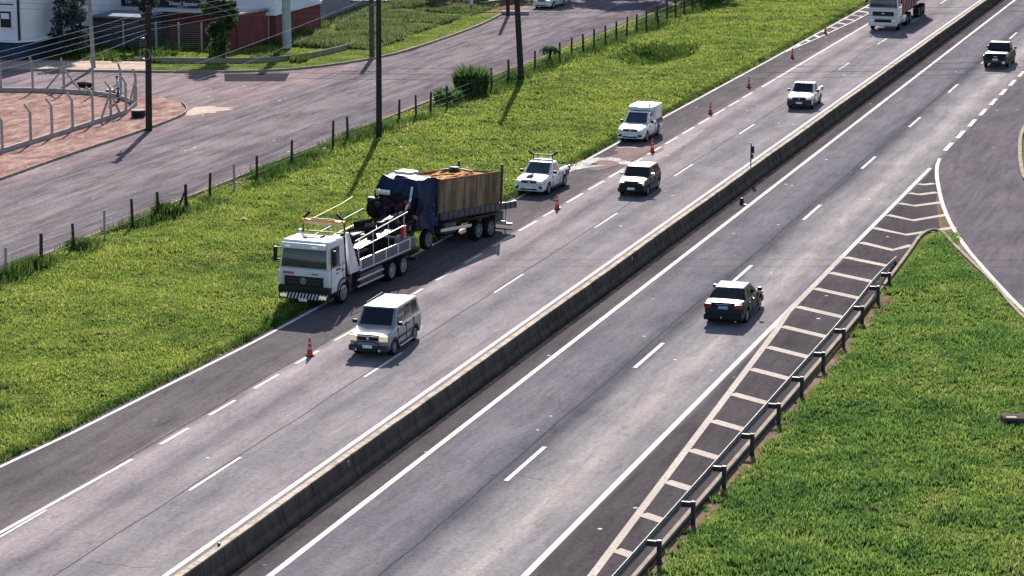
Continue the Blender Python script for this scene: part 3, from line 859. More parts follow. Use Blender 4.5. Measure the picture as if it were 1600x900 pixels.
# ------------------------------------------------------------------ utility poles
def pole(name, label, base, h, r0, r1, lean=(0, 0), m='pole_wood', arm=None, fit=True, cat='utility pole'):
    t = thing(name, label, cat, (*base, 0))
    top = (lean[0], lean[1], h)
    MB().tube([(0, 0, -0.3), (lean[0] * .5, lean[1] * .5, h * .5), top], r0, 14, r1).build('pole', m, t)
    for (z, L_, a) in (arm or []):
        f = z / h
        c = Vector((lean[0] * f, lean[1] * f, z))
        d = Vector((math.cos(a), math.sin(a), 0))
        ar = MB().bar(c - d * L_ / 2 + Vector((0, -r1 - 0.05, 0)), c + d * L_ / 2 + Vector((0, -r1 - 0.05, 0)), 0.10, 0.12).build('crossarm', m if m == 'pole_wood' else 'darksteel', t, 0.01, 1)
        for k in (-0.46, -0.16, 0.16, 0.46):
            q = c + d * L_ * k + Vector((0, -r1 - 0.05, 0.06))
            MB().lathe([(0.01, 0), (0.05, 0.0), (0.065, 0.06), (0.04, 0.10), (0.055, 0.14), (0.01, 0.18)], tuple(q), 'Z', 8).build('insulator', 'grey_plastic', ar)
    return t
pole('utility_pole', 'tall dark wooden pole on the verge left of the wrecked truck', (-56.05, 146.5), 13.2, 0.19, 0.13, (0.1, 0), arm=[(12.6, 2.4, 0.25)])
pole('utility_pole', 'leaning dark wooden pole on the verge beside the leafy clump', (-55.5, 173.3), 12.6, 0.23, 0.15, (-0.75, 0), arm=[(12.1, 2.6, 0.25), (11.2, 1.4, 0.25)])
t = pole('utility_pole', 'dark pole carrying a cable coil at the corner of the dirt lot', (-70.75, 144.9), 7.75, 0.21, 0.17, (0.1, 0.2), m='pole_wood', arm=[(7.2, 0.9, 1.2)])
MB().ring((0.05, -0.26, 4.8), 0.33, 0.07).build('cable_coil', 'cable', t)
MB().lathe([(0.01, 0), (0.20, 0), (0.22, 0.25), (0.16, 0.5), (0.01, 0.55)], (-0.05, -0.30, 5.3), 'Z', 10).build('splice_box', 'grey_plastic', t)
pole('utility_pole', 'grey concrete pole with a banded foot standing on the pale pavement', (-87.55, 170.5), 8.8, 0.17, 0.13, (-0.3, 0), m=mat('pole_concrete', (0.24, 0.22, 0.21), 0.85, 0, 0.2, 2), arm=[(8.0, 1.6, 0.2)])
pole('utility_pole', 'thick pale concrete pole on the bright lawn beside the grey wall', (-79.0, 186.6), 10.0, 0.36, 0.30, (0, 0), m=mat('pole_concrete_pale', (0.33, 0.35, 0.37), 0.8, 0, 0.15, 2))
pole('utility_pole', 'shorter pole with crossarm at the street kerb behind the tall verge pole', (-70.25, 182.3), 5.6, 0.20, 0.17, (0, 0), m=mat('pole_weathered', (0.08, 0.075, 0.075), 0.85, 0, 0.3, 2), arm=[(4.35, 3.0, 0.3)])
pole('utility_pole', 'distant pole by the driveway at the far end of the street', (-69.6, 213.5), 9.0, 0.17, 0.13, (-0.2, 0))

def cable(name, label, a, b, sag, r=0.012, group=None, m='cable'):
    a, b = Vector(a), Vector(b)
    pts = []
    for k in range(25):
        f = k / 24
        p = a.lerp(b, f); p.z -= sag * 4 * f * (1 - f)
        pts.append(p - a)
    o = MB().tube(pts, r, 5).build(name, m, None, 0, loc=a)
    return tag(o, label, 'cable', group)
nm = ['highest', 'second highest', 'third highest', 'lowest']
px = (-70.7, 144.9)
for k in range(4):
    cable('power_line', f'{nm[k]} of four pale cables running left from the corner pole over the lot', (px[0], px[1], 7.35 - k * 0.36), (-74.2 + k * 1.2, 115.5 - 1.7 * k, 6.2), 0.12, 0.010, 'cables on the corner pole', 'cable_pale')
    cable('power_line', f'{nm[k]} of four cables running right from the corner pole', (px[0], px[1], 7.35 - k * 0.36), (-70.3 + 0.2 * k, 213, 8.5 - k * 0.42), 0.9, 0.010, 'cables on the corner pole', 'cable_pale')
cable('power_line', 'thick bundle of wires running left and down from the corner pole', (px[0], px[1], 6.05), (-76.6, 137.5, 3.55), 0.15, 0.022, 'cables on the corner pole', 'cable_pale')
cable('power_line', 'upper of two sloping wires from the crossarm pole over the lawn', (-70.2, 182.3, 4.7), (-72.6, 143, 2.5), 0.25, 0.011, 'sloping wires over the lawn', 'cable_pale')
cable('power_line', 'lower of two sloping wires from the crossarm pole over the lawn', (-69.6, 182.3, 4.4), (-70.9, 144, 2.2), 0.6, 0.010, 'sloping wires over the lawn', 'cable_pale')
cable('guy_wire', 'left one of the two stay wires slanting in front of the red shop wall', (-87.9, 170.5, 8.0), (-79.8, 171.5, 4.2), 0.05, 0.013, 'stay wires by the shop', 'cable_pale')
cable('guy_wire', 'right one of the two stay wires slanting in front of the red shop wall', (-87.8, 170.6, 8.7), (-77.8, 173.0, 4.2), 0.05, 0.013, 'stay wires by the shop', 'cable_pale')
for k, (ya, yb_) in enumerate([(48, 55), (60, 60), (100, 96), (106, 100), (112, 106)]):
    z0, z1 = 9.6 - 0.5 * k, 9.0 - 0.5 * k
    cable('overhead_cable', ['topmost', 'second', 'third', 'fourth', 'lowest'][k] + ' of five thin dark cables crossing above the highway at upper right', (-82, 108 + 6 * (k < 2) + k, 9.9 - 0.42 * k + 1.6 * (k < 2)), (6, 138 + 6 * (k < 2) + k, 9.9 - 0.42 * k + 1.6 * (k < 2)), 1.4, 0.0075, 'cables crossing above the highway')

# ------------------------------------------------------------------ cones
def make_cone():
    t = thing('traffic_cone', '', 'traffic cone', (0, 0, 0), 0, 'traffic cones along the shoulder')
    MB().prism([(0.19 * math.cos(a), 0.19 * math.sin(a)) for a in [R(22.5 + 45 * k) for k in range(8)]], 0, 0.035).build('base', 'rubber', t, 0.008, 1)
    rr = lambda z: 0.135 - 0.105 * (z / 0.78)
    b = MB(); b.lathe([(rr(0.03), 0.03), (rr(0.25), 0.25), (rr(0.5), 0.5), (rr(0.78), 0.78), (0.012, 0.79)], (0, 0, 0), 'Z', 16)
    b.build('cone_body', 'cone', t)
    for z0, z1 in ((0.30, 0.40), (0.52, 0.60)):
        MB().lathe([(rr(z0) + 0.004, z0), (rr(z1) + 0.004, z1)], (0, 0, 0), 'Z', 16).build('reflective_band', 'cone_band', t)
    return t
cone0 = make_cone()
cl = ['nearest orange cone, on the dashed line ahead of the tow truck', 'orange cone beside the patrol pickup that carries the roof rack', 'orange cone just right of the white box van', 'orange cone next beyond the white box van up the shoulder', 'orange cone second beyond the white box van up the shoulder', 'orange cone on the shoulder edge just before the hatched strip', 'farthest orange cone, on the hatched strip left of the lorry cab']
for k, (x, y) in enumerate([(-38.8, 93.4), (-38.75, 127.1), (-38.8, 146.5), (-39.2, 162.6), (-39.6, 175.5), (-40.1, 192.4), (-40.8, 208.7)]):
    o = cone0 if k == 0 else copy_tree(cone0)
    o.location = (x, y, 0.0); o.rotation_euler = (0, 0, k * 1.3)
    o['label'] = cl[k]

# ------------------------------------------------------------------ concrete drain head in the right hand grass
t = thing('drain_head', 'long dark concrete drain box with a slot in the grass at far right', 'drain', (-9.8, 91.6, 0.0), R(17))
b = MB(); b.box((0, 0, 0.14), (2.6, 0.7, 0.52)).build('box', mat('mossy_concrete', (0.075, 0.06, 0.06), 0.9, 0, 0.35, 3, bmp=0.3), t, 0.02)
bx('slot', 'plastic', t, (-1.0, -0.353, 0.24), (0.34, 0.02, 0.14), 0.0)
bx('lid', 'post_concrete', t, (-1.0, -0.20, 0.405), (0.36, 0.22, 0.02), 0.005)
for k, (x, y) in enumerate([(-52.9, 118.9), (-47.2, 138.2), (-53.2, 142.6), (-57.6, 141.5)]):
    o = MB().add([(-0.12, -0.07, 0.0), (0.11, -0.09, 0.04), (0.14, 0.06, 0.0), (-0.09, 0.11, 0.05), (0.01, 0.01, 0.09)], [(0, 1, 4), (1, 2, 4), (2, 3, 4), (3, 0, 4), (0, 3, 2, 1)]).build('litter', 'paper', None, 0, smooth=0, loc=(x, y, float(hz(x, y)) + 0.10), rot=(0, 0, k * 1.1))
    tag(o, ['white scrap of paper on the grass between the tall pole and the tow truck', 'white scrap on the grass up the slope from the roof rack pickup', 'white scrap on the grass right of the tall verge pole', 'white crumpled bag among weeds at the foot of the wire fence'][k], 'litter')

# ------------------------------------------------------------------ vehicles (local front is -Y)
def wheel(parent, x, y, r, w, rim='rim', side=1, spokes=5, z=None, dual=False):
    """side +1: outer face towards +X"""
    z = r if z is None else z
    t = bpy.data.objects.new('wheel', None); COL.objects.link(t); t.parent = parent
    t.location = (x, y, z); t.empty_display_size = 0.2
    s = side
    pr = [(r * 0.30, -w * .5), (r * 0.86, -w * .5), (r * 0.97, -w * .38), (r, -w * .2), (r, w * .2), (r * .97, w * .38), (r * .88, w * .5), (r * .66, w * .47), (r * .62, w * .18), (r * 0.1, w * .16)]
    MB().lathe([(a, b * s) for a, b in pr], (0, 0, 0), 'X', 28).build('tyre', 'rubber', t)
    rm = MB()
    rm.lathe([(r * .64, s * w * .30), (r * .66, s * w * .47), (r * .60, s * w * .46), (r * .56, s * w * .26)], (0, 0, 0), 'X', 24)
    rm.lathe([(0.01, s * w * .20), (r * .20, s * w * .20), (r * .18, s * w * .42), (0.01, s * w * .44)], (0, 0, 0), 'X', 14)
    for k in range(spokes):
        a = 2 * math.pi * k / spokes + 0.3
        rm.bar((s * w * .34, r * .12 * math.cos(a), r * .12 * math.sin(a)), (s * w * .36, r * .60 * math.cos(a), r * .60 * math.sin(a)), r * .17, w * .12)
    rm.build('rim', rim, t, 0, smooth=30)
    return t

def shell(stations):
    """closed body loft; station = (y, half width, z bottom, z top, crown)"""
    vs, fs = [], []
    for (y, hw, zb, zt, cr) in stations:
        h = zt - zb
        half = [(0, zb), (hw * .80, zb), (hw * .95, zb + .07), (hw * .985, zb + .30 * h), (hw, zb + .55 * h), (hw * .985, zb + .78 * h), (hw * .955, zt - .07), (hw * .90, zt - .012), (hw * .6, zt + cr * .75), (0, zt + cr)]
        ring = half + [(-x, z) for x, z in half[-2:0:-1]]
        vs += [(x, y, z) for x, z in ring]
    n = 18
    for i in range(len(stations) - 1):
        for j in range(n):
            a, b = i * n + j, i * n + (j + 1) % n
            fs.append((a, b, b + n, a + n))
    fs.append(tuple(range(n - 1, -1, -1)))
    fs.append(tuple((len(stations) - 1) * n + j for j in range(n)))
    m_ = MB(); m_.add(vs, fs)
    return m_

def cut(o, cutter):
    """boolean difference, applied"""
    md = o.modifiers.new('b', 'BOOLEAN'); md.operation = 'DIFFERENCE'; md.solver = 'EXACT'; md.object = cutter
    bpy.context.view_layer.update()
    me = bpy.data.meshes.new_from_object(o.evaluated_get(bpy.context.evaluated_depsgraph_get()))
    old = o.data
    o.modifiers.clear()
    o.data = me
    me.name = old.name
    me.polygons.foreach_set('use_smooth', [True] * len(me.polygons))
    me.set_sharp_from_angle(angle=R(35))
    bpy.data.objects.remove(cutter)

def quad_pane(c4, u0, u1, v0, v1, off=0.008, th=0.012):
    """pane on a quad face c4 = bl, br, tr, tl (outward normal by right hand rule)"""
    bl, br, tr, tl = [Vector(q) for q in c4]
    P = lambda u, v: (bl * (1 - u) + br * u) * (1 - v) + (tl * (1 - u) + tr * u) * v
    nrm = (br - bl).cross(tl - bl).normalized()
    q = [P(u0, v0), P(u1, v0), P(u1, v1), P(u0, v1)]
    return MB().hexa([p - nrm * th for p in q], [p + nrm * off for p in q])

def lamp(parent, name, m, c, d, bevel=0.02, rot=None):
    return bx(name, m, parent, c, d, bevel, rot)

def plate(parent, c, rotx=0, m='plate', face=-1):
    p = bx('number_plate', m, parent, c, (0.40, 0.02, 0.13), 0.004, (rotx, 0, 0))
    return p

def car(name, label, cat, loc, rz, s, group=None):
    t = thing(name, label, cat, loc, rz, group)
    L_, Wd, H = s['L'], s['W'], s['H']
    hw = Wd / 2
    f, b = -L_ / 2, L_ / 2
    pm = s['paint']
    zb = s.get('zb', 0.20)
    st = [(f, hw * .80, zb + .10, s['nose'] - .10, .01), (f + .07, hw * .89, zb + .03, s['nose'] - .02, .02), (f + .28, hw * .965, zb, s['nose'] + .03, .03), (f + .60, hw, zb, s['nose'] + .3 * (s['cowl'] - s['nose']) + .02, .03),
          (s['cy'] - .05, hw, zb, s['cowl'], .03), (s['cy'] + .8, hw, zb, s['belt'], .02), (s['ry'] - .4, hw, zb, s['belt2'], .02), (s['ry'] + .02, hw * .995, zb, s['belt2'], .01)]
    if s['ry'] + .35 < b:
        st += [(b - .30, hw * .975, zb + .02, s['tail'] + .01, .02), (b - .06, hw * .91, zb + .08, s['tail'] - .02, .01), (b, hw * .84, zb + .14, s['tail'] - .10, .0)]
    else:
        st += [(b - .05, hw * .95, zb + .06, s['belt2'] - .01, .0), (b, hw * .90, zb + .12, s['belt2'] - .06, .0)]
    body = shell(st).build('body', pm, t, 0, smooth=35)
    r = s['r']
    cm = MB()
    for wy in (s['fw'], s['rw']):
        cm.lathe([(r + .055, -hw - .2), (r + .055, hw + .2)], (0, wy, r + 0.01), 'X', 26)
    cu = cm.build('c', pm, None, 0, 0)
    cu.parent = t; cu.parent = None
    cu.matrix_world = Matrix.Identity(4)
    bpar = body.parent; body.parent = None
    cut(body, cu)
    if s.get('bed'):
        y0, y1, zf = s['bed']
        c2 = MB().box((0, (y0 + y1) / 2, (zf + 3) / 2), (Wd * .80, y1 - y0, 3 - zf)).build('c', pm, None, 0, 0)
        cut(body, c2)
    body.parent = t
    for wy in (s['fw'], s['rw']):
        for sd in (-1, 1):
            wheel(t, sd * (hw - .115), wy, r, .21, s.get('rim', 'rim'), sd)
    # greenhouse
    g = s['gh']           # y0 (cowl), y1 (top front), y2 (top rear), y3 (rear base)
    zr = H
    wb, wt = hw * .955, hw * s.get('wt', .78)
    z0, z3 = s['cowl'] - .04, s['belt2'] - .04
    Bt = [(-wb * .96, g[0], z0), (wb * .96, g[0], z0), (wb, g[3], z3), (-wb, g[3], z3)]
    Tp = [(-wt, g[1], zr), (wt, g[1], zr), (wt * .97, g[2], zr - s.get('rdrop', .02)), (-wt * .97, g[2], zr - s.get('rdrop', .02))]
    MB().hexa(Bt, Tp).build('cabin', pm, t, 0.055, 3, smooth=50)
    gm = s.get('glass', 'glass')
    quad_pane((Bt[0], Bt[1], Tp[1], Tp[0]), .07, .93, .12, .93).build('windscreen', s.get('wsm', gm), t, 0.004, 1)
    if s.get('rear_glass', True):
        quad_pane((Bt[2], Bt[3], Tp[3], Tp[2]), .09, .91, s.get('rg0', .22), .90).build('rear_window', gm, t, 0.004, 1)
    for sd in (1, -1):
        face = (Bt[1], Bt[2], Tp[2], Tp[1]) if sd == 1 else (Bt[3], Bt[0], Tp[0], Tp[3])
        for (u0, u1) in s['win']:
            a, c_ = (u0, u1) if sd == 1 else (1 - u1, 1 - u0)
            quad_pane(face, a, c_, .16, .86).build('side_window', gm, t, 0.004, 1)
        # door seams, handles, mirrors, sills
        for y in s['seams']:
            bx('door_seam', 'plastic', t, (sd * (hw * .992), y, (zb + .12 + s['belt']) / 2), (.03, .014, s['belt'] - zb - .22))
        for y in s['handles']:
            bx('door_handle', s.get('handle', 'plastic'), t, (sd * (hw * .985 + .012), y, s['belt'] - .15), (.05, .19, .035), .012)
        bx('sill', 'plastic', t, (sd * (hw - .02), (s['fw'] + s['rw']) / 2, zb + .03), (.08, s['rw'] - s['fw'] - 2 * r - .2, .12), .02)
        mi = bx('mirror', s.get('mirror', 'plastic'), t, (sd * (hw + .10), g[0] + .30, s['cowl'] + .10), (.20, .12, .16), .035)
        lamp(t, 'headlight', s.get('lampm', 'headlamp'), (sd * hw * s.get('hlx', .70), f + s.get('hly', .045), s['nose'] - s.get('hlz', .12)), s.get('hld', (.34, .14, .15)), .03, (0, 0, sd * R(s.get('hla', 14))))
        lamp(t, 'taillight', 'taillamp', (sd * hw * s.get('tlx', .78), b - s.get('tly', .05), s['tail'] - s.get('tlz', .16)), s.get('tld', (.26, .14, .20)), .03, (0, 0, -sd * R(s.get('tla', 12))))
    bx('front_bumper', s.get('bump', pm), t, (0, f + .12, zb + .17), (Wd * .95, .36, .26), .07, seg=3)
    bx('rear_bumper', s.get('bump', pm), t, (0, b - .12, zb + .20), (Wd * .95, .36, .26), .07, seg=3)
    bx('grille', 'plastic', t, (0, f + .015, s['nose'] - .13), (Wd * s.get('grw', .40), .08, s.get('grh', .12)), .02)
    bx('air_intake', 'plastic', t, (0, f - .045, zb + .15), (Wd * .55, .05, .09), .015)
    plate(t, (0, f - .075, zb + s.get('pz', .25)), 0)
    plate(t, (0, b + s.get('pry', .075), s.get('prz', .62)), 0, s.get('rplate', 'plate'))
    if s.get('emblem'):
        MB().lathe([(0.01, -.012), (.055, -.012), (.055, .012), (0.01, .012)], (0, f - .03, s['nose'] - .13), 'Y', 16).build('emblem', 'chrome', t)
    return t

# silver van in the first lane
doblo = dict(L=4.18, W=1.72, H=1.80, nose=.95, cowl=1.12, belt=1.12, belt2=1.14, tail=1.10, cy=-1.15, ry=2.02, zb=.24, r=.32, fw=-1.28, rw=1.30, paint=M['silver_paint'],
             gh=(-1.22, -.62, 1.92, 2.06), wt=.84, win=((.10, .36), (.40, .66), (.70, .92)), seams=(-.85, .18, 1.10), handles=(.05, .45), bump='grey_plastic', lampm='headlamp_lit', hld=(.36, .16, .24), hlx=.74, hlz=.13, hla=18, grw=.52, grh=.16, rg0=.3, rdrop=.03, emblem=True)
v = car('silver_van', 'silver people carrier with lit headlights and roof rails driving beside the tow truck', 'van', (-36.52, 95.9, 0), R(1.5), doblo)
for sd in (-1, 1):
    MB().tube([(sd * .66, -.4, 1.80), (sd * .67, -.3, 1.87), (sd * .67, 1.6, 1.87), (sd * .66, 1.75, 1.79)], .022, 8).build('roof_rail', 'grey_plastic', v)
    for wy in (-1.28, 1.30):
        MB().prism_x([(wy + .42 * math.cos(a), .33 + .42 * math.sin(a)) for a in np.linspace(0.0, math.pi, 13)] + [(wy + .365 * math.cos(a), .33 + .365 * math.sin(a)) for a in np.linspace(math.pi, 0.0, 13)], sd * .84, sd * .882).build('wheel_arch_trim', 'grey_plastic', v)
    bx('side_step', 'chrome', v, (sd * .90, 0.0, .27), (.10, 1.55, .05), .02)
    bx('side_moulding', 'grey_plastic', v, (sd * .868, .05, .62), (.03, 1.7, .09), .01)
MB().tube([(-.55, -2.17, .30), (-.5, -2.22, .62), (-.3, -2.22, .70), (.3, -2.22, .70), (.5, -2.22, .62), (.55, -2.17, .30)], .028, 8).build('bull_bar', 'grey_plastic', v)
for sd in (-1, 1):
    MB().lathe([(.01, -.02), (.06, -.02), (.06, .02), (.01, .02)], (sd * .52, -2.16, .36), 'Y', 14).build('fog_lamp', 'headlamp', v)

# beige hatchback behind it
hatch = dict(L=3.65, W=1.55, H=1.43, nose=.86, cowl=.96, belt=.97, belt2=.99, tail=.96, cy=-.78, ry=1.74, zb=.22, r=.28, fw=-1.12, rw=1.24, paint=M['dull_paint'],
             gh=(-.82, -.28, 1.45, 1.80), wt=.83, win=((.12, .46), (.52, .90)), seams=(-.62, .42), handles=(.28,), bump='plastic', lampm='headlamp_lit', hld=(.34, .10, .16), hlx=.70, hlz=.12, hla=2, grw=.46, grh=.12, mirror='chrome', rg0=.3)
v = car('hatchback', 'boxy dark hatchback with sunlit pale bonnet and roof beside the roof rack pickup', 'car', (-36.08, 133.6, 0), R(1), hatch)
bx('side_moulding', 'plastic', v, (.775, .06, .55), (.03, 1.65, .10), .01)
bx('side_moulding', 'plastic', v, (-.775, .06, .55), (.03, 1.65, .10), .01)
for sd in (-1, 1):
    bx('lower_cladding', 'navy_deck', v, (sd * .768, .06, .34), (.03, 1.6, .2), .01)
bx('front_panel', 'plastic', v, (0, -1.845, .66), (1.18, .05, .20), .02)

# dark saloon driving away
sedan = dict(L=4.50, W=1.74, H=1.45, nose=.72, cowl=.98, belt=.98, belt2=1.03, tail=1.02, cy=-.85, ry=1.42, zb=.18, r=.32, fw=-1.32, rw=1.30, paint=M['navy_paint'],
             gh=(-.95, -.10, .98, 1.62), wt=.74, win=((.20, .48), (.52, .80)), seams=(-.70, .30, 1.02), handles=(.18, .98), hld=(.38, .2, .14), grw=.38, tld=(.34, .16, .20), tlx=.74, rplate='plate_blue', prz=.80, pry=-.005, bump=M['navy_paint'], mirror=M['navy_paint'], rg0=.10, handle='chrome')
v = car('saloon_car', 'dark saloon car driving away in the lane beside the hatched gore', 'car', (-24.35, 105.9, 0), R(180 + 1), sedan)
bx('plate_recess', 'plastic', v, (0, 2.215, .80), (.56, .02, .20), .01)
bx('boot_trim', 'chrome', v, (0, 2.235, .925), (.62, .02, .025), .005)
MB().lathe([(.01, -.03), (.035, -.03), (.035, .03), (.01, .03)], (.05, 2.36, .40), 'Y', 12).build('tow_ball', 'chrome', v)
MB().tube([(.05, 2.2, .30), (.05, 2.36, .38)], .02, 6).build('tow_bar', 'darksteel', v)
MB().tube([(-.55, 2.0, .25), (-.55, 2.29, .25)], .035, 10).build('exhaust', 'chrome', v)
MB().tube([(0, .5, 1.45), (0, .75, 1.56)], .006, 5).build('aerial', 'plastic', v)

# dark pickup far ahead
pick = dict(L=5.1, W=1.82, H=1.74, nose=1.02, cowl=1.14, belt=1.12, belt2=1.12, tail=1.10, cy=-1.05, ry=.62, zb=.36, r=.38, fw=-1.58, rw=1.50, paint=M['black_paint'],
            gh=(-1.12, -.50, .42, .68), wt=.80, win=((.20, .52), (.57, .88)), seams=(-.85, .05, .66), handles=(-.10,), bed=(.82, 2.40, .70), tld=(.16, .10, .34), tlx=.90, tly=.03, tlz=.26, rplate='plate', prz=.72, bump='grey_plastic', rg0=.25, rdrop=.0)
v = car('pickup_truck', 'dark pickup driving away at the upper right edge of the highway', 'pickup', (-24.65, 193.2, 0), R(180), pick)
bx('tonneau_cover', 'grey_plastic', v, (0, 1.61, 1.13), (1.52, 1.62, .03), .012)
bx('tailgate_handle', 'chrome', v, (0, 2.565, .93), (.25, .03, .06), .01)
MB().lathe([(.01, -.04), (.11, -.04), (.11, .04), (.01, .04)], (-.62, 2.60, .52), 'Y', 14).build('rear_lamp', 'headlamp', v)

# white pickup in the fast lane, load bed open
util = dict(L=4.45, W=1.70, H=1.58, nose=.90, cowl=1.02, belt=1.02, belt2=1.08, tail=1.06, cy=-.95, ry=.55, zb=.24, r=.33, fw=-1.35, rw=1.30, paint=M['white_paint'],
            gh=(-1.02, -.32, .42, .60), wt=.78, win=((.24, .84),), seams=(-.75, .45), handles=(.25,), bed=(.75, 2.08, .60), grw=.6, grh=.18, bump='grey_plastic', tld=(.14, .1, .3), tlx=.9, rg0=.25, emblem=True, mirror='plastic', hld=(.36, .2, .16), hla=22)
v = car('pickup_truck', 'white pickup with dark bumper driving alone below the lorry', 'pickup', (-34.15, 168.2, 0), R(2), util)
bx('bed_liner', 'plastic', v, (0, 1.41, .615), (1.30, 1.28, .02))
bx('front_cladding', 'grey_plastic', v, (0, -2.12, .55), (1.60, .26, .42), .08)
bx('roof_aerial', 'plastic', v, (.5, .3, 1.62), (.05, .1, .08), .01)

# white patrol pickup with a rack of beacons
pat = dict(util); pat.update(wsm='glass_pale', bump=M['white_paint'], grw=.66, grh=.10, L=4.48)
v = car('patrol_pickup', 'white patrol pickup with a black beacon rack on its roof parked behind the wrecked truck', 'pickup', (-41.25, 132.6, 0), R(-2), pat)
bx('bonnet_panel', 'grey_plastic', v, (-.15, -1.55, 1.025), (.42, .62, .012), 0, (R(-10.5), 0, 0))
rk = MB()
rk.bar((-.55, .05, 1.58), (-.55, .05, 1.98), .05); rk.bar((.55, .05, 1.58), (.55, .05, 1.98), .05); rk.bar((-.60, .05, 1.92), (.60, .05, 1.92), .05); rk.bar((-.6, .05, 1.72), (.6, .05, 1.72), .04)
rk.bar((-.4, .4, 1.58), (-.4, .4, 2.25), .025); rk.bar((.2, .4, 1.58), (.2, .4, 2.35), .02)
rk.build('beacon_rack', 'darksteel', v)
for sd in (-1, 1):
    bx('warning_lamp', 'plastic', v, (sd * .72, .05, 2.0), (.30, .14, .11), .03, (0, -sd * R(38), 0))
    bx('side_stripe', 'navy_deck', v, (sd * .848, .92, .70), (.02, .12, .42)); bx('side_stripe', 'navy_deck', v, (sd * .848, 1.72, .74), (.02, .5, .36))
    bx('bumper_flash', 'plastic', v, (sd * .66, -2.275, .46), (.22, .05, .2), .02, (0, sd * R(20), 0))
bx('light_bar', 'white_paint', v, (0, .08, 1.63), (1.15, .2, .08), .03)
bx('bed_liner', 'plastic', v, (0, 1.41, .615), (1.30, 1.28, .02))
MB().tube([(-.35, 1.3, 1.0), (.1, 1.5, 1.12), (.3, 1.6, 1.02)], .1, 8).build('rolled_tarp', 'grey_plastic', v)

# white pickup with a tall box body
boxv = dict(util); boxv.update(wsm='glass_pale', bump=M['white_paint'], grw=.6, grh=.10, L=4.50, H=1.66, gh=(-1.02, -.34, .48, .66))
v = car('box_van', 'white van with a tall square box body parked on the shoulder', 'van', (-40.95, 151.6, 0), R(0), boxv)
MB().box((0, 1.40, 1.46), (1.62, 1.72, .92)).build('cargo_box', 'white_paint', v, .04)
bx('box_front_overhang', 'white_paint', v, (0, .33, 1.80), (1.50, .60, .24), .05)
bx('roof_bar', 'plastic', v, (0, .25, 1.955), (1.2, .06, .05), .015)
bx('beacon', 'plastic', v, (.5, .25, 2.0), (.12, .12, .08), .02)
for sd in (-1, 1):
    for k in range(3):
        bx('side_stripe', 'navy_deck', v, (sd * .838, .95 + .36 * k, .90), (.03, .15, .34))
    bx('bumper_flash', 'plastic', v, (sd * .62, -2.285, .46), (.26, .05, .14), .02)

# white car on the street at the very top
far = dict(sedan); far.update(paint=M['white_paint'], bump=M['white_paint'], L=4.3, H=1.52, nose=.85, mirror=M['white_paint'], rplate='plate')
car('white_car', 'white car driving down the street at the top of the picture', 'car', (-68.35, 221.8, 0), R(-4), far)

# ---------------------------------------------------------------- lorry at the top right
def cab_over(t, Wd, y0, y1, z0, z1, m, rake=0.14, belt=0.50):
    """lorry cab: rounded box whose upper half leans back; returns quads for front glass and sides"""
    hw = Wd / 2; zm = z0 + (z1 - z0) * belt
    low = MB().hexa([(-hw, y0, z0), (hw, y0, z0), (hw, y1, z0), (-hw, y1, z0)], [(-hw, y0 - .02, zm), (hw, y0 - .02, zm), (hw, y1, zm), (-hw, y1, zm)])
    low.build('cab_lower', m, t, .09, 3)
    Bt = [(-hw, y0 - .02, zm - .01), (hw, y0 - .02, zm - .01), (hw, y1, zm - .01), (-hw, y1, zm - .01)]
    Tp = [(-hw * .93, y0 + rake, z1), (hw * .93, y0 + rake, z1), (hw * .95, y1, z1), (-hw * .95, y1, z1)]
    MB().hexa(Bt, Tp).build('cab', m, t, .10, 3)
    return Bt, Tp

def truck_mirror(t, x, y, z, s):
    p = MB().bar((x, y, z), (x + s * .22, y - .12, z), .04).bar((x, y, z - .55), (x + s * .22, y - .12, z - .5), .04).build('mirror_arm', 'darksteel', t)
    bx('mirror', 'plastic', t, (x + s * .25, y - .12, z - .28), (.13, .20, .66), .05)

v = thing('lorry', 'white lorry with black grilles and dark red chassis coming down at top right', 'lorry', (-36.7, 212.1, 0), R(0))
Bt, Tp = cab_over(v, 2.45, 0, 2.0, .55, 3.3, 'white_paint')
quad_pane((Bt[0], Bt[1], Tp[1], Tp[0]), .04, .96, .03, .80).build('windscreen', 'glass_pale', v, .01)
for sd in (1, -1):
    face = (Bt[1], Bt[2], Tp[2], Tp[1]) if sd == 1 else (Bt[3], Bt[0], Tp[0], Tp[3])
    quad_pane(face, *((.12, .62) if sd == 1 else (.38, .88)), .08, .70).build('side_window', 'glass', v, .01)
    truck_mirror(v, sd * 1.2, .25, 2.9, sd)
    lamp(v, 'headlight', 'headlamp', (sd * .92, -.02, .88), (.40, .12, .20), .05)
    wheel(v, sd * 1.06, 1.35, .50, .30, 'rim_dark', sd, 6)
    for wy in (5.0, 6.3, 11.0, 12.3, 13.6):
        wheel(v, sd * .98, wy, .50, .50, 'rim_dark', sd, 6)
    bx('mudguard', 'plastic', v, (sd * 1.08, 1.35, 1.08), (.34, 1.15, .08), .03)
bx('grille', 'plastic', v, (0, -.03, 1.42), (1.75, .08, .36), .03)
bx('lower_grille', 'plastic', v, (0, -.06, .80), (1.35, .08, .34), .03)
bx('chrome_strip', 'chrome', v, (0, -.07, 1.09), (1.9, .04, .06), .01)
bx('bumper', 'white_paint', v, (0, .05, .58), (2.4, .36, .32), .07)
bx('emblem', 'chrome', v, (0, -.085, 1.46), (.20, .03, .09), .01)
plate(v, (0, -.15, .56))
bx('chassis', 'tank_red', v, (0, 7.6, .92), (1.1, 12.2, .34), .03)
bx('fuel_tank', 'chrome', v, (1.0, 3.1, .78), (.62, 1.3, .60), .12)
bx('red_frame', 'tank_red', v, (0, 3.4, 1.6), (2.3, .5, 1.7), .04)
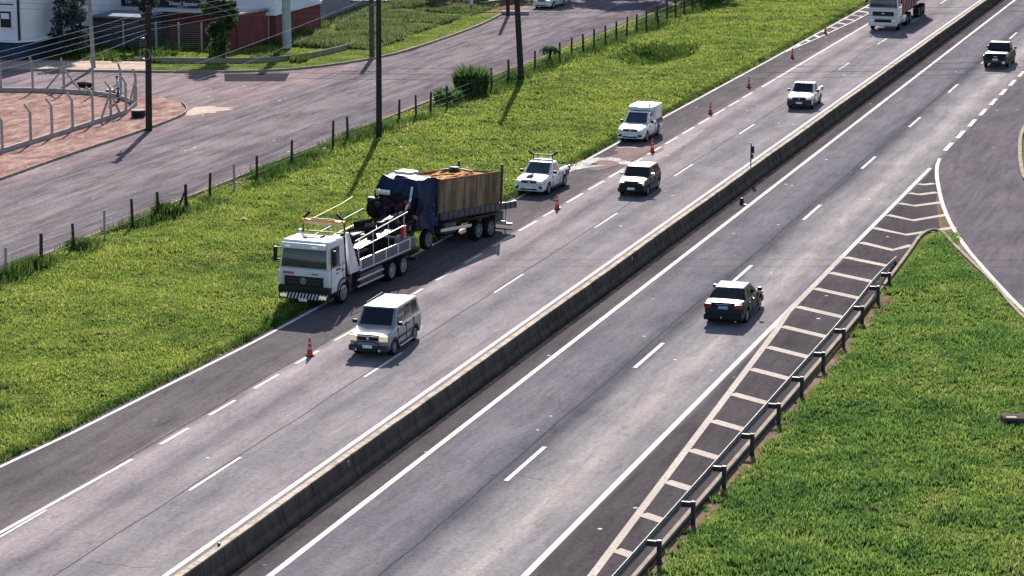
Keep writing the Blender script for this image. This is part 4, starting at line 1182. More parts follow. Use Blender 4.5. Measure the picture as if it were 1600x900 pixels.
MB().hexa([(-1.0, 4.0, 1.35), (1.0, 4.0, 1.35), (1.0, 14.4, 1.35), (-1.0, 14.4, 1.35)], [(-1.28, 3.8, 3.3), (1.28, 3.8, 3.3), (1.28, 14.6, 3.3), (-1.28, 14.6, 3.3)]).build('tipper_body', mat('grey_tipper_steel', (0.13, 0.14, 0.16), 0.6, 0.1, 0.3, 1.5), v, .03)
for k in range(7):
    for sd in (-1, 1):
        MB().bar((sd * 1.02, 4.6 + 1.5 * k, 1.35), (sd * 1.31, 4.6 + 1.5 * k, 3.3), .10).build('body_rib', 'tank_red', v)

# ---------------------------------------------------------------- white tow truck (rear axles at y=0)
v = thing('tow_truck', 'white tow truck with amber light bar towing the wrecked truck on the shoulder', 'tow truck', (-41.85, 108.55, 0), R(-4.5))
f = -7.0
Bt, Tp = cab_over(v, 2.42, f, f + 1.62, .62, 2.92, 'white_paint', .16, .47)
quad_pane((Bt[0], Bt[1], Tp[1], Tp[0]), .045, .955, .05, .76).build('windscreen', 'glass_pale', v, .012)
bx('sun_visor', 'white_paint', v, (0, f + .02, 2.70), (2.15, .20, .26), .05, (R(-10), 0, 0))
for sx in (-.72, .55):
    bx('roof_marker_lamp', 'headlamp_lit', v, (sx, f - .09, 2.70), (.22, .06, .06), .015)
bx('roof_hatch', 'grey_plastic', v, (-.05, f + .85, 2.935), (.80, .05, .05), .01)
bx('roof_hatch', 'grey_plastic', v, (.30, f + 1.15, 2.935), (.05, .60, .05), .01)
for sd in (1, -1):
    face = (Bt[1], Bt[2], Tp[2], Tp[1]) if sd == 1 else (Bt[3], Bt[0], Tp[0], Tp[3])
    quad_pane(face, *((.12, .66) if sd == 1 else (.34, .88)), .06, .76).build('side_window', 'glass', v, .01)
    truck_mirror(v, sd * 1.18, f + .22, 2.55, sd)
    bx('door_seam', 'plastic', v, (sd * 1.212, f + .22, 1.35), (.012, .02, 1.1)); bx('door_seam', 'plastic', v, (sd * 1.212, f + 1.36, 1.35), (.012, .02, 1.1))
    bx('door_handle', 'plastic', v, (sd * 1.225, f + 1.28, 1.52), (.04, .18, .05), .01)
    bx('corner_deflector', 'white_paint', v, (sd * 1.12, f + .02, 1.30), (.24, .18, .62), .06)
    lamp(v, 'headlight', 'headlamp_lit', (sd * .95, f - .13, .52), (.34, .08, .15), .03)
    MB().prism_x([(f + 1.38 + .66 * math.cos(a), .52 + .66 * math.sin(a)) for a in np.linspace(-.1, math.pi + .1, 13)] + [(f + 1.38 + .57 * math.cos(a), .52 + .57 * math.sin(a)) for a in np.linspace(math.pi + .1, -.1, 13)], sd * .85, sd * 1.25).build('mudguard', 'grey_plastic', v)
    wheel(v, sd * 1.07, f + 1.38, .50, .30, 'rim', sd, 8)
    for wy in (-.62, .62):
        wheel(v, sd * .98, wy, .50, .50, 'rim', sd, 8)
    bx('side_lettering', 'navy_deck', v, (sd * 1.214, f + .90, 1.62), (.008, .42, .09)); bx('side_lettering', 'navy_deck', v, (sd * 1.214, f + .80, 1.46), (.008, .28, .05))
bx('grille', 'plastic', v, (0, f - .035, 1.13), (1.86, .08, .50), .04)
bx('grille_slat', 'grey_plastic', v, (0, f - .082, 1.25), (1.55, .015, .05), .004); bx('grille_slat', 'grey_plastic', v, (0, f - .082, 1.10), (1.45, .015, .05), .004)
em = MB().ring((0, f - .10, 1.19), .12, .025)
for a in (90, 210, 330):
    em.bar((0, f - .10, 1.19), (.115 * math.cos(R(a)), f - .10, 1.19 + .115 * math.sin(R(a))), .03, .02)
em.build('emblem', 'chrome', v)
bx('bumper', 'plastic', v, (0, f + .05, .80), (2.46, .36, .32), .07)
zb_ = MB().box((0, f - .02, .52), (2.36, .24, .34)).build('warning_bumper', None or 'plastic', v, .02)
for k in range(14):
    x = -1.05 + k * .16
    MB().add([(x, f - .143, .40), (x + .07, f - .143, .40), (x + .17, f - .143, .66), (x + .10, f - .143, .66), (x, f - .15, .40), (x + .07, f - .15, .40), (x + .17, f - .15, .66), (x + .10, f - .15, .66)],
             [(3, 2, 1, 0), (4, 5, 6, 7), (0, 1, 5, 4), (1, 2, 6, 5), (2, 3, 7, 6), (3, 0, 4, 7)]).build('warning_stripe', 'white_paint', zb_, 0, smooth=0)
plate(v, (0, f - .16, .36))
for k in range(5):
    bx('front_lettering', 'redtext', v, (-1.0 + k * .115, f - .035, 1.50), (.085, .012, .11))
bx('front_lettering', 'navy_deck', v, (.55, f - .035, 1.50), (.30, .012, .04))
# chassis, body
bx('chassis', 'darksteel', v, (0, -2.2, .82), (.95, 7.8, .28), .02)
bx('flatbed', 'navy_deck', v, (0, -1.0, 1.10), (2.44, 6.1, .14), .02)
for sd in (1, -1):
    for k in range(4):
        p = bx('drop_side_panel', mat('drop_side_grey', (0.10, 0.103, 0.12), 0.7, 0.0, 0.3, 2, spec=0.2) if (sd == 1 and k == 0) else bpy.data.materials['drop_side_grey'], v, (sd * 1.215, -3.3 + 1.30 * k, 1.38), (.04, 1.18, .42), .012)
        bx('panel_frame', 'white_paint', v, (sd * 1.228, -3.92 + 1.30 * k, 1.38), (.07, .07, .52), .01)
    bx('panel_frame', 'white_paint', v, (sd * 1.228, 1.24, 1.38), (.07, .07, .52), .01)
    bx('top_rail', 'white_paint', v, (sd * 1.225, -1.34, 1.625), (.06, 5.3, .05), .012)
    bx('bottom_rail', 'white_paint', v, (sd * 1.225, -1.34, 1.15), (.085, 5.3, .05), .012)
    bx('underrun_guard', 'chrome', v, (sd * 1.15, -2.75, .72), (.06, 2.7, .10), .015)
    bx('underrun_guard', 'chrome', v, (sd * 1.15, -2.75, .42), (.06, 2.7, .08), .015)
    bx('toolbox', 'navy_deck', v, (sd * .92, -2.6, .62), (.42, 2.3, .62), .03)
    MB().prism_x([(-4.9, 1.15), (-3.95, 1.15), (-4.45, 2.1), (-5.02, 3.05), (-5.16, 3.05), (-5.05, 1.9)], sd * 1.08, sd * 1.20).build('side_mast_plate', 'white_paint', v, .012)
    for a, b in [((-3.9, 1.65), (-3.9, 2.55)), ((-2.4, 1.65), (-2.4, 2.62)), ((-.8, 1.65), (-.8, 2.7)), ((.9, 1.65), (.9, 2.85))]:
        MB().bar((sd * 1.12, *a), (sd * 1.12, *b), .035).build('rail_post', 'steel', v)
    MB().bar((sd * 1.12, -4.2, 2.5), (sd * 1.12, 1.3, 2.86), .038).build('hand_rail', mat('cream_rail', (0.34, 0.32, 0.26), 0.6, 0, 0.2, 3, spec=0.2) if sd == 1 else bpy.data.materials['cream_rail'], v)
    MB().bar((sd * 1.12, -4.0, 2.08), (sd * 1.12, .9, 2.3), .028).build('hand_rail', 'steel', v)
    MB().bar((sd * 1.05, -4.98, 2.9), (sd * .98, -5.05, 3.42), .05).build('rack_post', 'darksteel', v)
    bx('side_light_arm', 'plastic', v, (sd * .80, -5.06, 3.70), (.42, .12, .11), .03, (0, sd * R(42) if sd > 0 else -R(42), 0))
bx('light_bar', 'amber', v, (0, -5.06, 3.46), (2.0, .26, .13), .04)
bx('light_bar_base', 'chrome', v, (0, -5.06, 3.34), (1.9, .2, .06), .015)
MB().bar((-.95, -5.03, 2.98), (.95, -5.03, 2.98), .05).bar((-.6, -5.06, 3.56), (.6, -5.06, 3.56), .05).build('rack_bar', 'darksteel', v)
bx('winch_housing', 'rubber', v, (-.1, -4.2, 1.7), (1.9, .9, 1.1), .06)
bx('exhaust_stack', 'darksteel', v, (1.0, -4.75, 1.25), (.3, .3, 1.2), .08)
MB().tube([(.75, -4.72, 1.3), (.95, -4.70, 1.55), (1.02, -4.62, 1.7)], .16, 10).build('air_filter', 'chrome', v)
bx('recovery_deck', 'rubber', v, (0, -1.4, 1.42), (1.3, 4.6, .5), .04)
q_ = random.Random(12)
for k in range(15):
    yk = -3.6 + .33 * k
    bx('winch_gear', ['rubber', 'darksteel', 'rubber', 'blue_wreck'][k % 4] if k % 4 != 1 else 'rubber', v, (q_.uniform(-.75, .75), yk, 1.75 + .035 * k + q_.uniform(-.05, .2)), (q_.uniform(.3, .7), q_.uniform(.3, .6), q_.uniform(.3, .6)), .05, (q_.uniform(-.2, .2), q_.uniform(-.2, .2), q_.uniform(0, 1.5)))
MB().tube([(-.5, -3.0, 2.2), (-.4, -1.6, 2.45), (.1, -.4, 2.3), (.2, .6, 2.7)], .05, 7).build('hydraulic_hose', 'rubber', v)
MB().hexa([(.45, -3.5, 1.98), (.85, -3.5, 1.98), (.85, .3, 2.16), (.45, .3, 2.16)], [(.45, -3.5, 2.04), (.85, -3.5, 2.04), (.85, .3, 2.22), (.45, .3, 2.22)]).build('ramp_plate', 'steel', v, .01)
MB().bar((0, -3.0, 1.7), (0, 2.1, 2.35), .26, .30).build('recovery_boom', 'darksteel', v, .02)
MB().bar((0, 1.8, 2.3), (0, 2.6, 2.45), .16, .18).build('boom_tip', 'darksteel', v, .02)
MB().bar((-.55, .6, .55), (-.55, 2.6, .42), .16).bar((.55, .6, .55), (.55, 2.6, .42), .16).bar((-1.0, 2.5, .42), (1.0, 2.5, .42), .16).build('wheel_lift', 'darksteel', v, .015)
MB().tube([(0, 2.5, 2.4), (.2, 2.65, 1.6), (.1, 2.6, .5)], .02, 6).build('winch_chain', 'steel', v)
MB().tube([(-1.0, -5.0, 3.3), (-.9, -1.5, 3.55), (-.85, -.4, 3.7)], .025, 6).build('strap', 'yellow', v)
bx('cone_rack', 'redtext', v, (1.0, 1.05, 1.95), (.18, .3, .6), .03)
bx('tail_board', 'white_paint', v, (0, 1.98, 1.28), (2.40, .06, .5), .015)
bx('deck_rear', 'drop_side_grey_' if False else bpy.data.materials['drop_side_grey'], v, (1.16, 1.62, 1.30), (.12, .72, .52), .02)
for sd in (-1, 1):
    lamp(v, 'taillight', 'taillamp', (sd * .95, 2.03, 1.0), (.4, .06, .14), .02)

# ---------------------------------------------------------------- wrecked truck, nose lifted by the tow truck
v = thing('wrecked_truck', 'wrecked dark blue truck with crushed cab and plywood cargo box being towed', 'truck', (-41.0, 118.62, 0), 0, rot=(R(-4.6), 0, R(-10)))
v.rotation_euler = Euler((R(-4.6), 0, R(-10)))
dz = 0.0
bx('chassis', 'darksteel', v, (0, -2.2, .95), (.95, 9.6, .30), .03)
bx('flatbed', 'navy_deck', v, (0, -.75, 1.42), (2.46, 7.75, .22), .03)
for sd in (1, -1):
    bx('side_rail', 'navy_deck', v, (sd * 1.24, -.75, 1.50), (.07, 7.75, .34), .012)
    for k in range(15):
        bx('rail_stanchion', 'darksteel', v, (sd * 1.285, -4.4 + .53 * k, 1.48), (.03, .06, .36), .006)
    for wy in (-.65, .62):
        wheel(v, sd * .98, wy, .50, .50, 'rim_dark', sd, 6)
    wheel(v, sd * 1.05, -5.55, .50, .30, 'rim_dark', sd, 6)
    bx('underrun_guard', 'chrome', v, (sd * 1.12, -2.8, .80), (.06, 3.0, .16), .012)
    bx('mudguard', 'plastic', v, (sd * .98, 0, 1.18), (.52, 2.3, .07), .03)
    bx('fuel_tank', 'grey_plastic', v, (sd * .85, -3.3, .85), (.5, 1.2, .55), .10)
# plywood box
for sd in (1, -1):
    for k in range(5):
        y0 = -4.62 + k * 1.215
        bx('plywood_panel', 'wood_panel', v, (sd * 1.16, y0 + .60, 2.42), (.05, 1.19, 1.56), .006)
        if k:
            bx('panel_stud', mat('stud_wood', (0.17, 0.12, 0.08), 0.85, 0, 0.3, 3) if (sd == 1 and k == 1) else bpy.data.materials['stud_wood'], v, (sd * 1.20, y0 - .005, 2.40), (.05, .06, 1.58), .006)
    bx('top_edge', 'stud_wood' if False else bpy.data.materials['stud_wood'], v, (sd * 1.165, -1.58, 3.235), (.08, 6.1, .07), .01)
bx('front_panel', 'wood_panel', v, (0, -4.64, 2.42), (2.3, .05, 1.56), .006)
bx('rear_panel', 'wood_panel', v, (0, 1.47, 2.42), (2.3, .05, 1.56), .006)
bx('corner_stake', 'darksteel', v, (1.22, 1.52, 2.55), (.10, .10, 2.1), .01)
bx('corner_stake', 'darksteel', v, (-1.22, 1.52, 2.55), (.10, .10, 2.1), .01)
cg = MB()
vs, fs = [], []
nxx, nyy = 14, 36
for a in range(nxx):
    for b in range(nyy):
        x = -1.11 + 2.22 * a / (nxx - 1); y = -4.55 + 5.95 * b / (nyy - 1)
        vs.append((x, y, 3.10 + .16 * (vnoise(x + 7, y + 9, .45) - .4) + .10 * (vnoise(x, y, 1.4) - .3)))
for a in range(nxx - 1):
    for b in range(nyy - 1):
        q = a * nyy + b
        fs.append((q, q + nyy, q + nyy + 1, q + 1))
cg.add(vs, fs)
cg.build('timber_load', 'wood_cargo', v, 0, smooth=20)
for k in range(16):
    yy = -4.3 + 5.4 * rng.random(); xx = -.85 + 1.7 * rng.random()
    bx('plank', 'wood_cargo', v, (xx, yy, 3.22), (.14, 1.0 + .8 * rng.random(), .05), .006, (0, 0.05, (rng.random() - .5) * 1.2))
MB().lathe([(.02, 0), (.28, .0), (.34, .12), (.22, .24), (.02, .26)], (-.3, -.6, 3.26), 'Z', 10).build('rope_coil', 'darksteel', v)
MB().tube([(-.9, -.9, 3.3), (-.3, -.6, 3.42), (.5, -.2, 3.3)], .05, 7).build('dark_tarp_roll', 'darksteel', v)
bx('head_board', 'darksteel', v, (0, -4.78, 2.3), (2.44, .10, 2.1), .02)
# crushed cab: displaced shell with the front torn open
def crumple(mb, amt, s, seed):
    out = MB(); out.f = mb.f
    for p in mb.v:
        q = Vector(p)
        n = mnoise.noise_vector(q * s + Vector((seed, 0, 0)))
        out.v.append(tuple(q + n * amt))
    return out
def grid_quad(mb, a, b, c, d, n=9, m_=9):
    A, B, C, D = (Vector(q) for q in (a, b, c, d))
    vs, fs = [], []
    for i_ in range(n):
        for j_ in range(m_):
            u, w = i_ / (n - 1), j_ / (m_ - 1)
            vs.append((A * (1 - u) + B * u) * (1 - w) + (D * (1 - u) + C * u) * w)
    for i_ in range(n - 1):
        for j_ in range(m_ - 1):
            q = i_ * m_ + j_
            fs.append((q, q + m_, q + m_ + 1, q + 1))
    return mb.add(vs, fs)
sh = MB()
x0, x1, ya, yb2, z0, z1 = -1.2, 1.2, -6.75, -4.95, 1.05, 3.35
grid_quad(sh, (x1, ya, z0), (x1, yb2, z0), (x1 * .92, yb2, z1), (x1 * .85, ya + .35, z1))
grid_quad(sh, (x0, yb2, z0), (x0, ya, z0), (x0 * .85, ya + .35, z1), (x0 * .92, yb2, z1))
grid_quad(sh, (x0 * .85, ya + .35, z1), (x1 * .85, ya + .35, z1), (x1 * .92, yb2, z1 + .08), (x0 * .92, yb2, z1 + .08))
grid_quad(sh, (x0, yb2, z0), (x1, yb2, z0), (x1 * .92, yb2, z1), (x0 * .92, yb2, z1))
grid_quad(sh, (x0, ya - .1, z1 - .62), (x1, ya - .1, z1 - .62), (x1 * .85, ya + .35, z1), (x0 * .85, ya + .35, z1))
crumple(sh, .20, 1.7, 3.1).build('crushed_cab', 'blue_wreck', v, 0, smooth=25)
crumple(grid_quad(MB(), (1.14, -6.5, 1.2), (1.26, -5.2, .8), (1.22, -5.2, 2.3), (1.16, -6.3, 2.1)), .16, 2.2, 8).build('torn_door', 'blue_wreck', v, 0, smooth=25)
bx('cab_cavity', 'plastic', v, (-.05, -5.9, 2.0), (1.9, 1.0, 1.9), .05)
bx('roof_vent', 'chrome', v, (-.05, -5.7, 3.60), (.9, .8, .16), .04); bx('roof_vent_lid', 'plastic', v, (-.05, -5.7, 3.70), (.7, .6, .06), .02)
MB().bar((-.95, -6.95, 2.72), (-.15, -7.0, 2.72), .06, .24).build('bent_visor', 'chrome', v, .02)
MB().tube([(.85, -6.7, 3.05), (.93, -6.95, 2.5), (.75, -7.05, 2.0), (.15, -7.15, 1.62), (-.5, -7.1, 1.45)], .055, 8).build('bent_pillar', 'chrome', v)
MB().tube([(-.95, -6.8, 3.0), (-1.05, -6.95, 2.3), (-1.0, -7.0, 1.6)], .05, 8).build('bent_pillar', 'blue_wreck', v)
dm = [bpy.data.materials.get(q) or M[k] for q, k in (('rust_red_scrap', 'tank_red'),)]
scrap = [M['tank_red'], M['darksteel'], M['plastic'], M['blue_wreck'], M['grey_plastic']]
rs = random.Random(5)
for mi, mm in enumerate(scrap):
    mb = MB()
    for k in range(22 if mi != 4 else 7):
        c = (rs.uniform(-1.1, 1.15), rs.uniform(-7.15, -6.3), rs.uniform(.85, 2.45))
        mb.box(c, (rs.uniform(.06, .34), rs.uniform(.06, .34), rs.uniform(.05, .30)), (rs.uniform(0, 3), rs.uniform(0, 3), rs.uniform(0, 3)))
    tag(mb.build('mangled_wreckage', mm, v, .01, 1), kind='stuff')
for k in range(10):
    a = Vector((rs.uniform(-1.1, 1.2), rs.uniform(-7.1, -6.4), rs.uniform(1.0, 2.4)))
    b = a + Vector((rs.uniform(-.6, .6), rs.uniform(-.5, .3), rs.uniform(-.7, .4)))
    c = b + Vector((rs.uniform(-.5, .5), rs.uniform(-.4, .4), rs.uniform(-.6, .2)))
    MB().tube([a, b, c], .03, 6).build('hanging_hose', 'rubber', v)
MB().lathe([(.1, -.12), (.40, -.14), (.46, 0), (.40, .14), (.1, .12)], (-.75, -7.5, 2.0), 'X', 18).build('loose_tyre', 'rubber', v)
for k in range(6):
    bx('engine_block', scrap[k % 3] if k % 3 else M['darksteel'], v, (-.85 + rs.uniform(-.3, .35), -7.2 + rs.uniform(-.3, .3), 1.5 + .17 * k), (.34, .36, .26), .05, (rs.random(), rs.random(), rs.random()))
# rear ladder and rear lamp board
MB().bar((.7, 3.05, .55), (.7, 3.15, 1.35), .05).bar((-.1, 3.05, .55), (-.1, 3.15, 1.35), .05).bar((.75, 3.05, .56), (-.15, 3.05, .56), .06).build('rear_ladder', 'chrome', v)
bx('rear_bumper', 'chrome', v, (0, 3.05, .46), (2.2, .10, .14), .02)
bx('spare_gear', 'darksteel', v, (0, 2.3, .90), (1.5, .9, .5), .05)

# ------------------------------------------------------------------ buildings and walls beyond the street
def wall_box(parent, name, m, x0, x1, y0, y1, z0, z1, bevel=0.0):
    return bx(name, m, parent, ((x0 + x1) / 2, (y0 + y1) / 2, (z0 + z1) / 2), (x1 - x0, y1 - y0, z1 - z0), bevel)

# white house at the far left
t = thing('white_house', 'white rendered house with dark blue base and one small window at top left', 'house', (-99, 178, 0))
t.location = (0, 0, 0)
wall_box(t, 'base_band', 'blue_wall', -108, -94.35, 172.5, 189, 0, 1.55)
wall_box(t, 'wall', 'white_wall', -108.05, -94.4, 172.4, 189, 1.55, 6.2)
MB().prism([(-108.2, 172.1), (-94.6, 172.1), (-93.7, 173.4), (-93.7, 178.0), (-108.2, 178.0)], 1.46, 1.60).build('ledge', 'white_wall', t, 0.02)
wall_box(t, 'roof', 'roof_tile', -108.4, -94.0, 172.0, 189.4, 6.2, 6.4)
wf_ = wall_box(t, 'window', 'plastic', -96.1, -95.25, 172.33, 172.42, 2.55, 3.75)
wall_box(t, 'window_sill', 'white_wall', -96.2, -95.15, 172.2, 172.45, 2.46, 2.55)
wp = wall_box(t, 'window_blind', 'white_wall', -96.0, -95.35, 172.29, 172.34, 3.2, 3.62)
MB().tube([(-94.55, 172.28, 1.65), (-94.55, 172.28, 6.1)], .09, 8).build('drain_pipe', 'plastic', t)
wall_box(t, 'wall_moulding', 'blue_wall', -108.0, -95.0, 172.32, 172.42, 4.25, 4.33)

# shop with the sign band
t = thing('shop_building', 'shop with dark red wall under a long navy and white sign band', 'shop', (0, 0, 0))
wall_box(t, 'wall', 'brick', -98.5, -81.2, 189.6, 199, 0, 2.18)
wall_box(t, 'canopy_edge', 'white_wall', -98.5, -81.0, 189.0, 199, 2.18, 2.42)
wall_box(t, 'upper_wall', 'white_wall', -98.5, -81.2, 189.6, 199, 2.42, 4.6)
sb = wall_box(t, 'sign_board', 'sign_dark', -95.2, -87.35, 189.40, 189.58, 2.50, 3.16)
sw = wall_box(t, 'sign_panel', 'sign_white', -87.3, -85.3, 189.36, 189.56, 2.44, 3.10)
text_mesh('sign_text', 'Truck Bombas', 0.46, 'sign_white', sb, (-92.9, 189.38, 2.83), (R(90), 0, 0))
text_mesh('sign_text', 'Diesel Service', 0.46, 'sign_white', sb, (-89.1, 189.38, 2.83), (R(90), 0, 0), sx=0.95)
text_mesh('sign_text', 'BOSCH', 0.44, 'sign_purple', sw, (-86.05, 189.34, 2.77), (R(90), 0, 0), sx=0.82)
MB().ring((-86.95, 189.34, 2.77), .20, .04).box((-87.02, 189.34, 2.77), (.05, .02, .26)).box((-86.88, 189.34, 2.77), (.05, .02, .26)).box((-86.95, 189.34, 2.77), (.16, .02, .05)).build('sign_emblem', 'sign_purple', sw, 0, smooth=0)
wall_box(t, 'roof', 'roof_tile', -98.8, -80.9, 189.2, 199.4, 4.6, 4.8)
wall_box(t, 'roller_door', 'wall_dark', -93.0, -90.5, 189.5, 189.64, 0, 2.1)
# dark low building joint between house and shop
t = thing('side_shed', 'dim low shed with flat top between white house and red shop', 'shed', (0, 0, 0))
wall_box(t, 'wall', 'wall_dark', -94.2, -90.2, 183.6, 187.5, 0, 2.2)
wall_box(t, 'roof_slab', 'grey_wall', -94.25, -90.0, 183.4, 187.6, 2.2, 2.35)

# long grey yard wall, red gate panel, red workshop behind
t = thing('yard_wall', 'grey block wall running away from the red gate panel', 'wall', (0, 0, 0))
MB().bar((-81.9, 190.0, 1.1), (-84.4, 226, 1.1), .2, 2.2).build('wall', 'grey_wall', t)
for k in range(14):
    f_ = k / 13
    MB().bar((-81.78 - 2.5 * f_, 190.2 + 35.6 * f_, 2.2), (-81.78 - 2.5 * f_, 190.2 + 35.6 * f_, 3.0), .06).build('fence_post', 'steel', t)
for zz in (2.5, 2.9):
    MB().tube([(-81.78, 190.2, zz), (-84.28, 225.8, zz)], .015, 5).build('fence_wire', 'steel', t)
t = thing('red_gate_wall', 'dark red wall panel with pale coping beside the tree', 'wall', (0, 0, 0))
MB().hexa([(-82.6, 184.6, 0), (-82.2, 184.5, 0), (-81.75, 189.3, 0), (-82.15, 189.4, 0)], [(-82.6, 184.6, 2.6), (-82.2, 184.5, 2.6), (-81.75, 189.3, 2.6), (-82.15, 189.4, 2.6)]).build('wall', 'brick', t)
MB().bar((-83.9, 184.3, 1.3), (-82.4, 184.55, 1.3), .25, 2.6).build('wall', 'brick', t)
MB().bar((-83.9, 184.3, 2.66), (-82.3, 184.5, 2.66), .34, .12).build('coping', 'post_concrete', t)
MB().bar((-82.4, 184.55, 2.665), (-81.9, 189.4, 2.665), .44, .12).build('coping', 'post_concrete', t)
MB().bar((-81.68, 189.25, 0.0), (-81.68, 189.25, 2.58), .10).build('edge_strip', 'post_concrete', t)
t = thing('red_workshop', 'long red workshop building behind the grey yard wall', 'workshop', (0, 0, 0))
MB().hexa([(-98, 199.5, 0), (-86.0, 199.5, 0), (-88.0, 232, 0), (-100, 232, 0)], [(-98, 199.5, 5.2), (-86.0, 199.5, 5.2), (-88.0, 232, 5.2), (-100, 232, 5.2)]).build('wall', 'brick', t)
MB().hexa([(-98.3, 199.2, 5.2), (-85.6, 199.2, 5.2), (-87.6, 232.3, 5.2), (-100.3, 232.3, 5.2)], [(-98.3, 199.2, 5.4), (-85.6, 199.2, 5.4), (-87.6, 232.3, 5.4), (-100.3, 232.3, 5.4)]).build('roof', 'roof_tile', t)
for k in range(5):
    MB().bar((-86.0 - .37 * k, 203 + 6 * k, 2.9), (-86.1 - .37 * k, 206 + 6 * k, 2.9), .06, 1.3).build('window', 'wall_dark', t)

# low kerb wall curving across the lawn, wire fence in front of the shop
t = thing('lawn_wall', 'low pale curved wall crossing the lawn below the thick pole', 'wall', (0, 0, 0))
mb = MB(); ribbon_into(mb, densify(smooth_line([(-86.5, 175.0), (-84.6, 175.5), (-80.7, 176.2), (-76.6, 178.2), (-74.9, 181.5), (-74.3, 186.5), (-74.2, 188.8)]), 1.0), .12, -.05, .42)
mb.build('wall', 'concrete', t, 0, smooth=30)
t = thing('yard_fence', 'chain link fence on grey concrete posts in front of the shop', 'fence', (0, 0, 0))
fp = [(-93.4, 181.6), (-90.8, 182.0), (-88.2, 182.4), (-86.4, 182.7), (-84.6, 183.0)]
for x, y in fp:
    MB().bar((x, y, 0), (x, y, 2.15), .13).build('post', 'post_concrete', t, .01, 1)
for zz in np.arange(.2, 2.1, .16):
    MB().tube([(x, y, float(zz)) for x, y in fp], .008, 4).build('wire', 'steel', t)

# ------------------------------------------------------------------ foliage
def leaf_cloud(name, parent, m, blobs, n, size, seed=0, up=0.0):
    """n leaf faces spread through ellipsoid clumps (cx, cy, cz, rx, ry, rz)"""
    r = np.random.default_rng(seed)
    w = np.array([b[3] * b[4] * b[5] for b in blobs]) ** (2 / 3); w /= w.sum()
    idx = r.choice(len(blobs), n, p=w)
    B = np.array(blobs)[idx]
    d = r.normal(size=(n, 3)); d /= np.linalg.norm(d, axis=1)[:, None]
    rad = r.random(n) ** 0.45
    P = B[:, :3] + d * rad[:, None] * B[:, 3:]
    a = r.normal(size=(n, 3)); a[:, 2] += up; a /= np.linalg.norm(a, axis=1)[:, None]
    b = np.cross(a, r.normal(size=(n, 3))); b /= np.linalg.norm(b, axis=1)[:, None]
    s = size * (0.6 + 0.8 * r.random(n))[:, None]
    V = np.stack([P - a * s, P + b * s * .42, P + a * s, P - b * s * .42], 1).reshape(-1, 3)
    k = np.arange(n)[:, None] * 4
    F = np.concatenate([k + [0, 1, 2], k + [0, 2, 3]], 0)
    return tri_mesh(name, V, F, m, parent)

def tree(name, label, base, h, crown, m, n, size, seed, trunk_r=.18, limbs=6, group=None, cat='tree', dark=None, clumps=16):
    t = thing(name, label, cat, (*base, 0), 0, group)
    r = random.Random(seed)
    tk = MB()
    tp = (r.uniform(-.2, .2), r.uniform(-.2, .2), h * .55)
    tk.tube([(0, 0, -.2), (tp[0] * .4, tp[1] * .4, h * .28), tp], trunk_r, 9, trunk_r * .5)
    blobs = []
    for k in range(clumps):
        a = r.uniform(0, 6.28); q = r.random() ** .5
        z = r.uniform(crown[2], crown[3])
        taper = 1 - .55 * abs((z - crown[2]) / (crown[3] - crown[2]) - .45) * 1.4
        c = (crown[0] * q * taper * math.cos(a), crown[1] * q * taper * math.sin(a), z)
        s = r.uniform(.30, .55) * min(crown[0], crown[1])
        blobs.append((*c, s, s, s * r.uniform(.6, .9)))
        if k < limbs:
            tk.tube([(tp[0] * .6, tp[1] * .6, h * .40), ((tp[0] + c[0]) / 2, (tp[1] + c[1]) / 2, (h * .45 + c[2]) / 2), c], trunk_r * .42, 6, trunk_r * .12)
    tk.build('trunk', 'bark', t)
    leaf_cloud('crown', t, m, blobs, n, size, seed)
    return t

tree('dark_tree', 'dense dark bluish tree in front of the white house', (-92.3, 176.5), 5.6, (1.75, 1.6, .7, 5.8), 'leaf_blue', 3600, .17, 1, .12, clumps=30)
tree('garden_tree', 'leafy tree with dark trunk on the lawn in front of the red gate wall', (-80.75, 178.2), 6.4, (1.25, 1.5, 2.5, 6.6), 'leaf', 3800, .20, 2, .26, clumps=26)
tree('slim_tree', 'slim grey green tree hiding the middle of the signboard', (-89.75, 183.6), 6.0, (.95, .9, 2.1, 6.5), 'leaf_blue', 2600, .15, 3, .13, clumps=18)
leaf_cloud('ivy', None, 'leaf', [(0, 0, .6, .9, .8, .8), (.2, .1, 1.6, .8, .7, .9), (-.1, 0, 2.3, .75, .7, .6)], 1300, .14, 21)
iv = bpy.data.objects['ivy']; iv.name = 'climbing_shrub'; iv.location = (-80.9, 177.7, 0)
tag(iv, 'dark shrub with pale glinting leaves round the foot of the lawn tree', 'shrub')

# far trees at the top of the frame
fl = ['dark tree at the left end of the row behind the tall dry grass', 'dark round tree in the row behind the tall dry grass', 'bushy tree beside the driveway at the top of the picture', 'dark tree overhanging the driveway at the top of the picture']
for k, (x, y, h) in enumerate([(-80.5, 226, 6.0), (-77.8, 229, 7.0), (-75.2, 230, 5.5), (-72.6, 233, 6.5)]):
    tree('roadside_tree', fl[k], (x, y), h, (2.0, 2.0, 1.0, h + .4), 'leaf' if k % 2 else 'leaf_blue', 2600, .26, 40 + k, .16, 5, 'trees at the top of the street', clumps=18)
# trees just past the top edge, whose shade falls on the street
for k, (x, y, h) in enumerate([(-73.5, 246, 15.5), (-69.0, 247, 17.0), (-64.5, 247.5, 16.5), (-60.5, 246.5, 14)]):
    tree('street_tree', 'large tree standing over the far end of the street', (x, y), h, (3.3, 3.3, 5.5, h), 'leaf', 2600, .5, 60 + k, .3, 6, 'large trees over the far street', clumps=20)

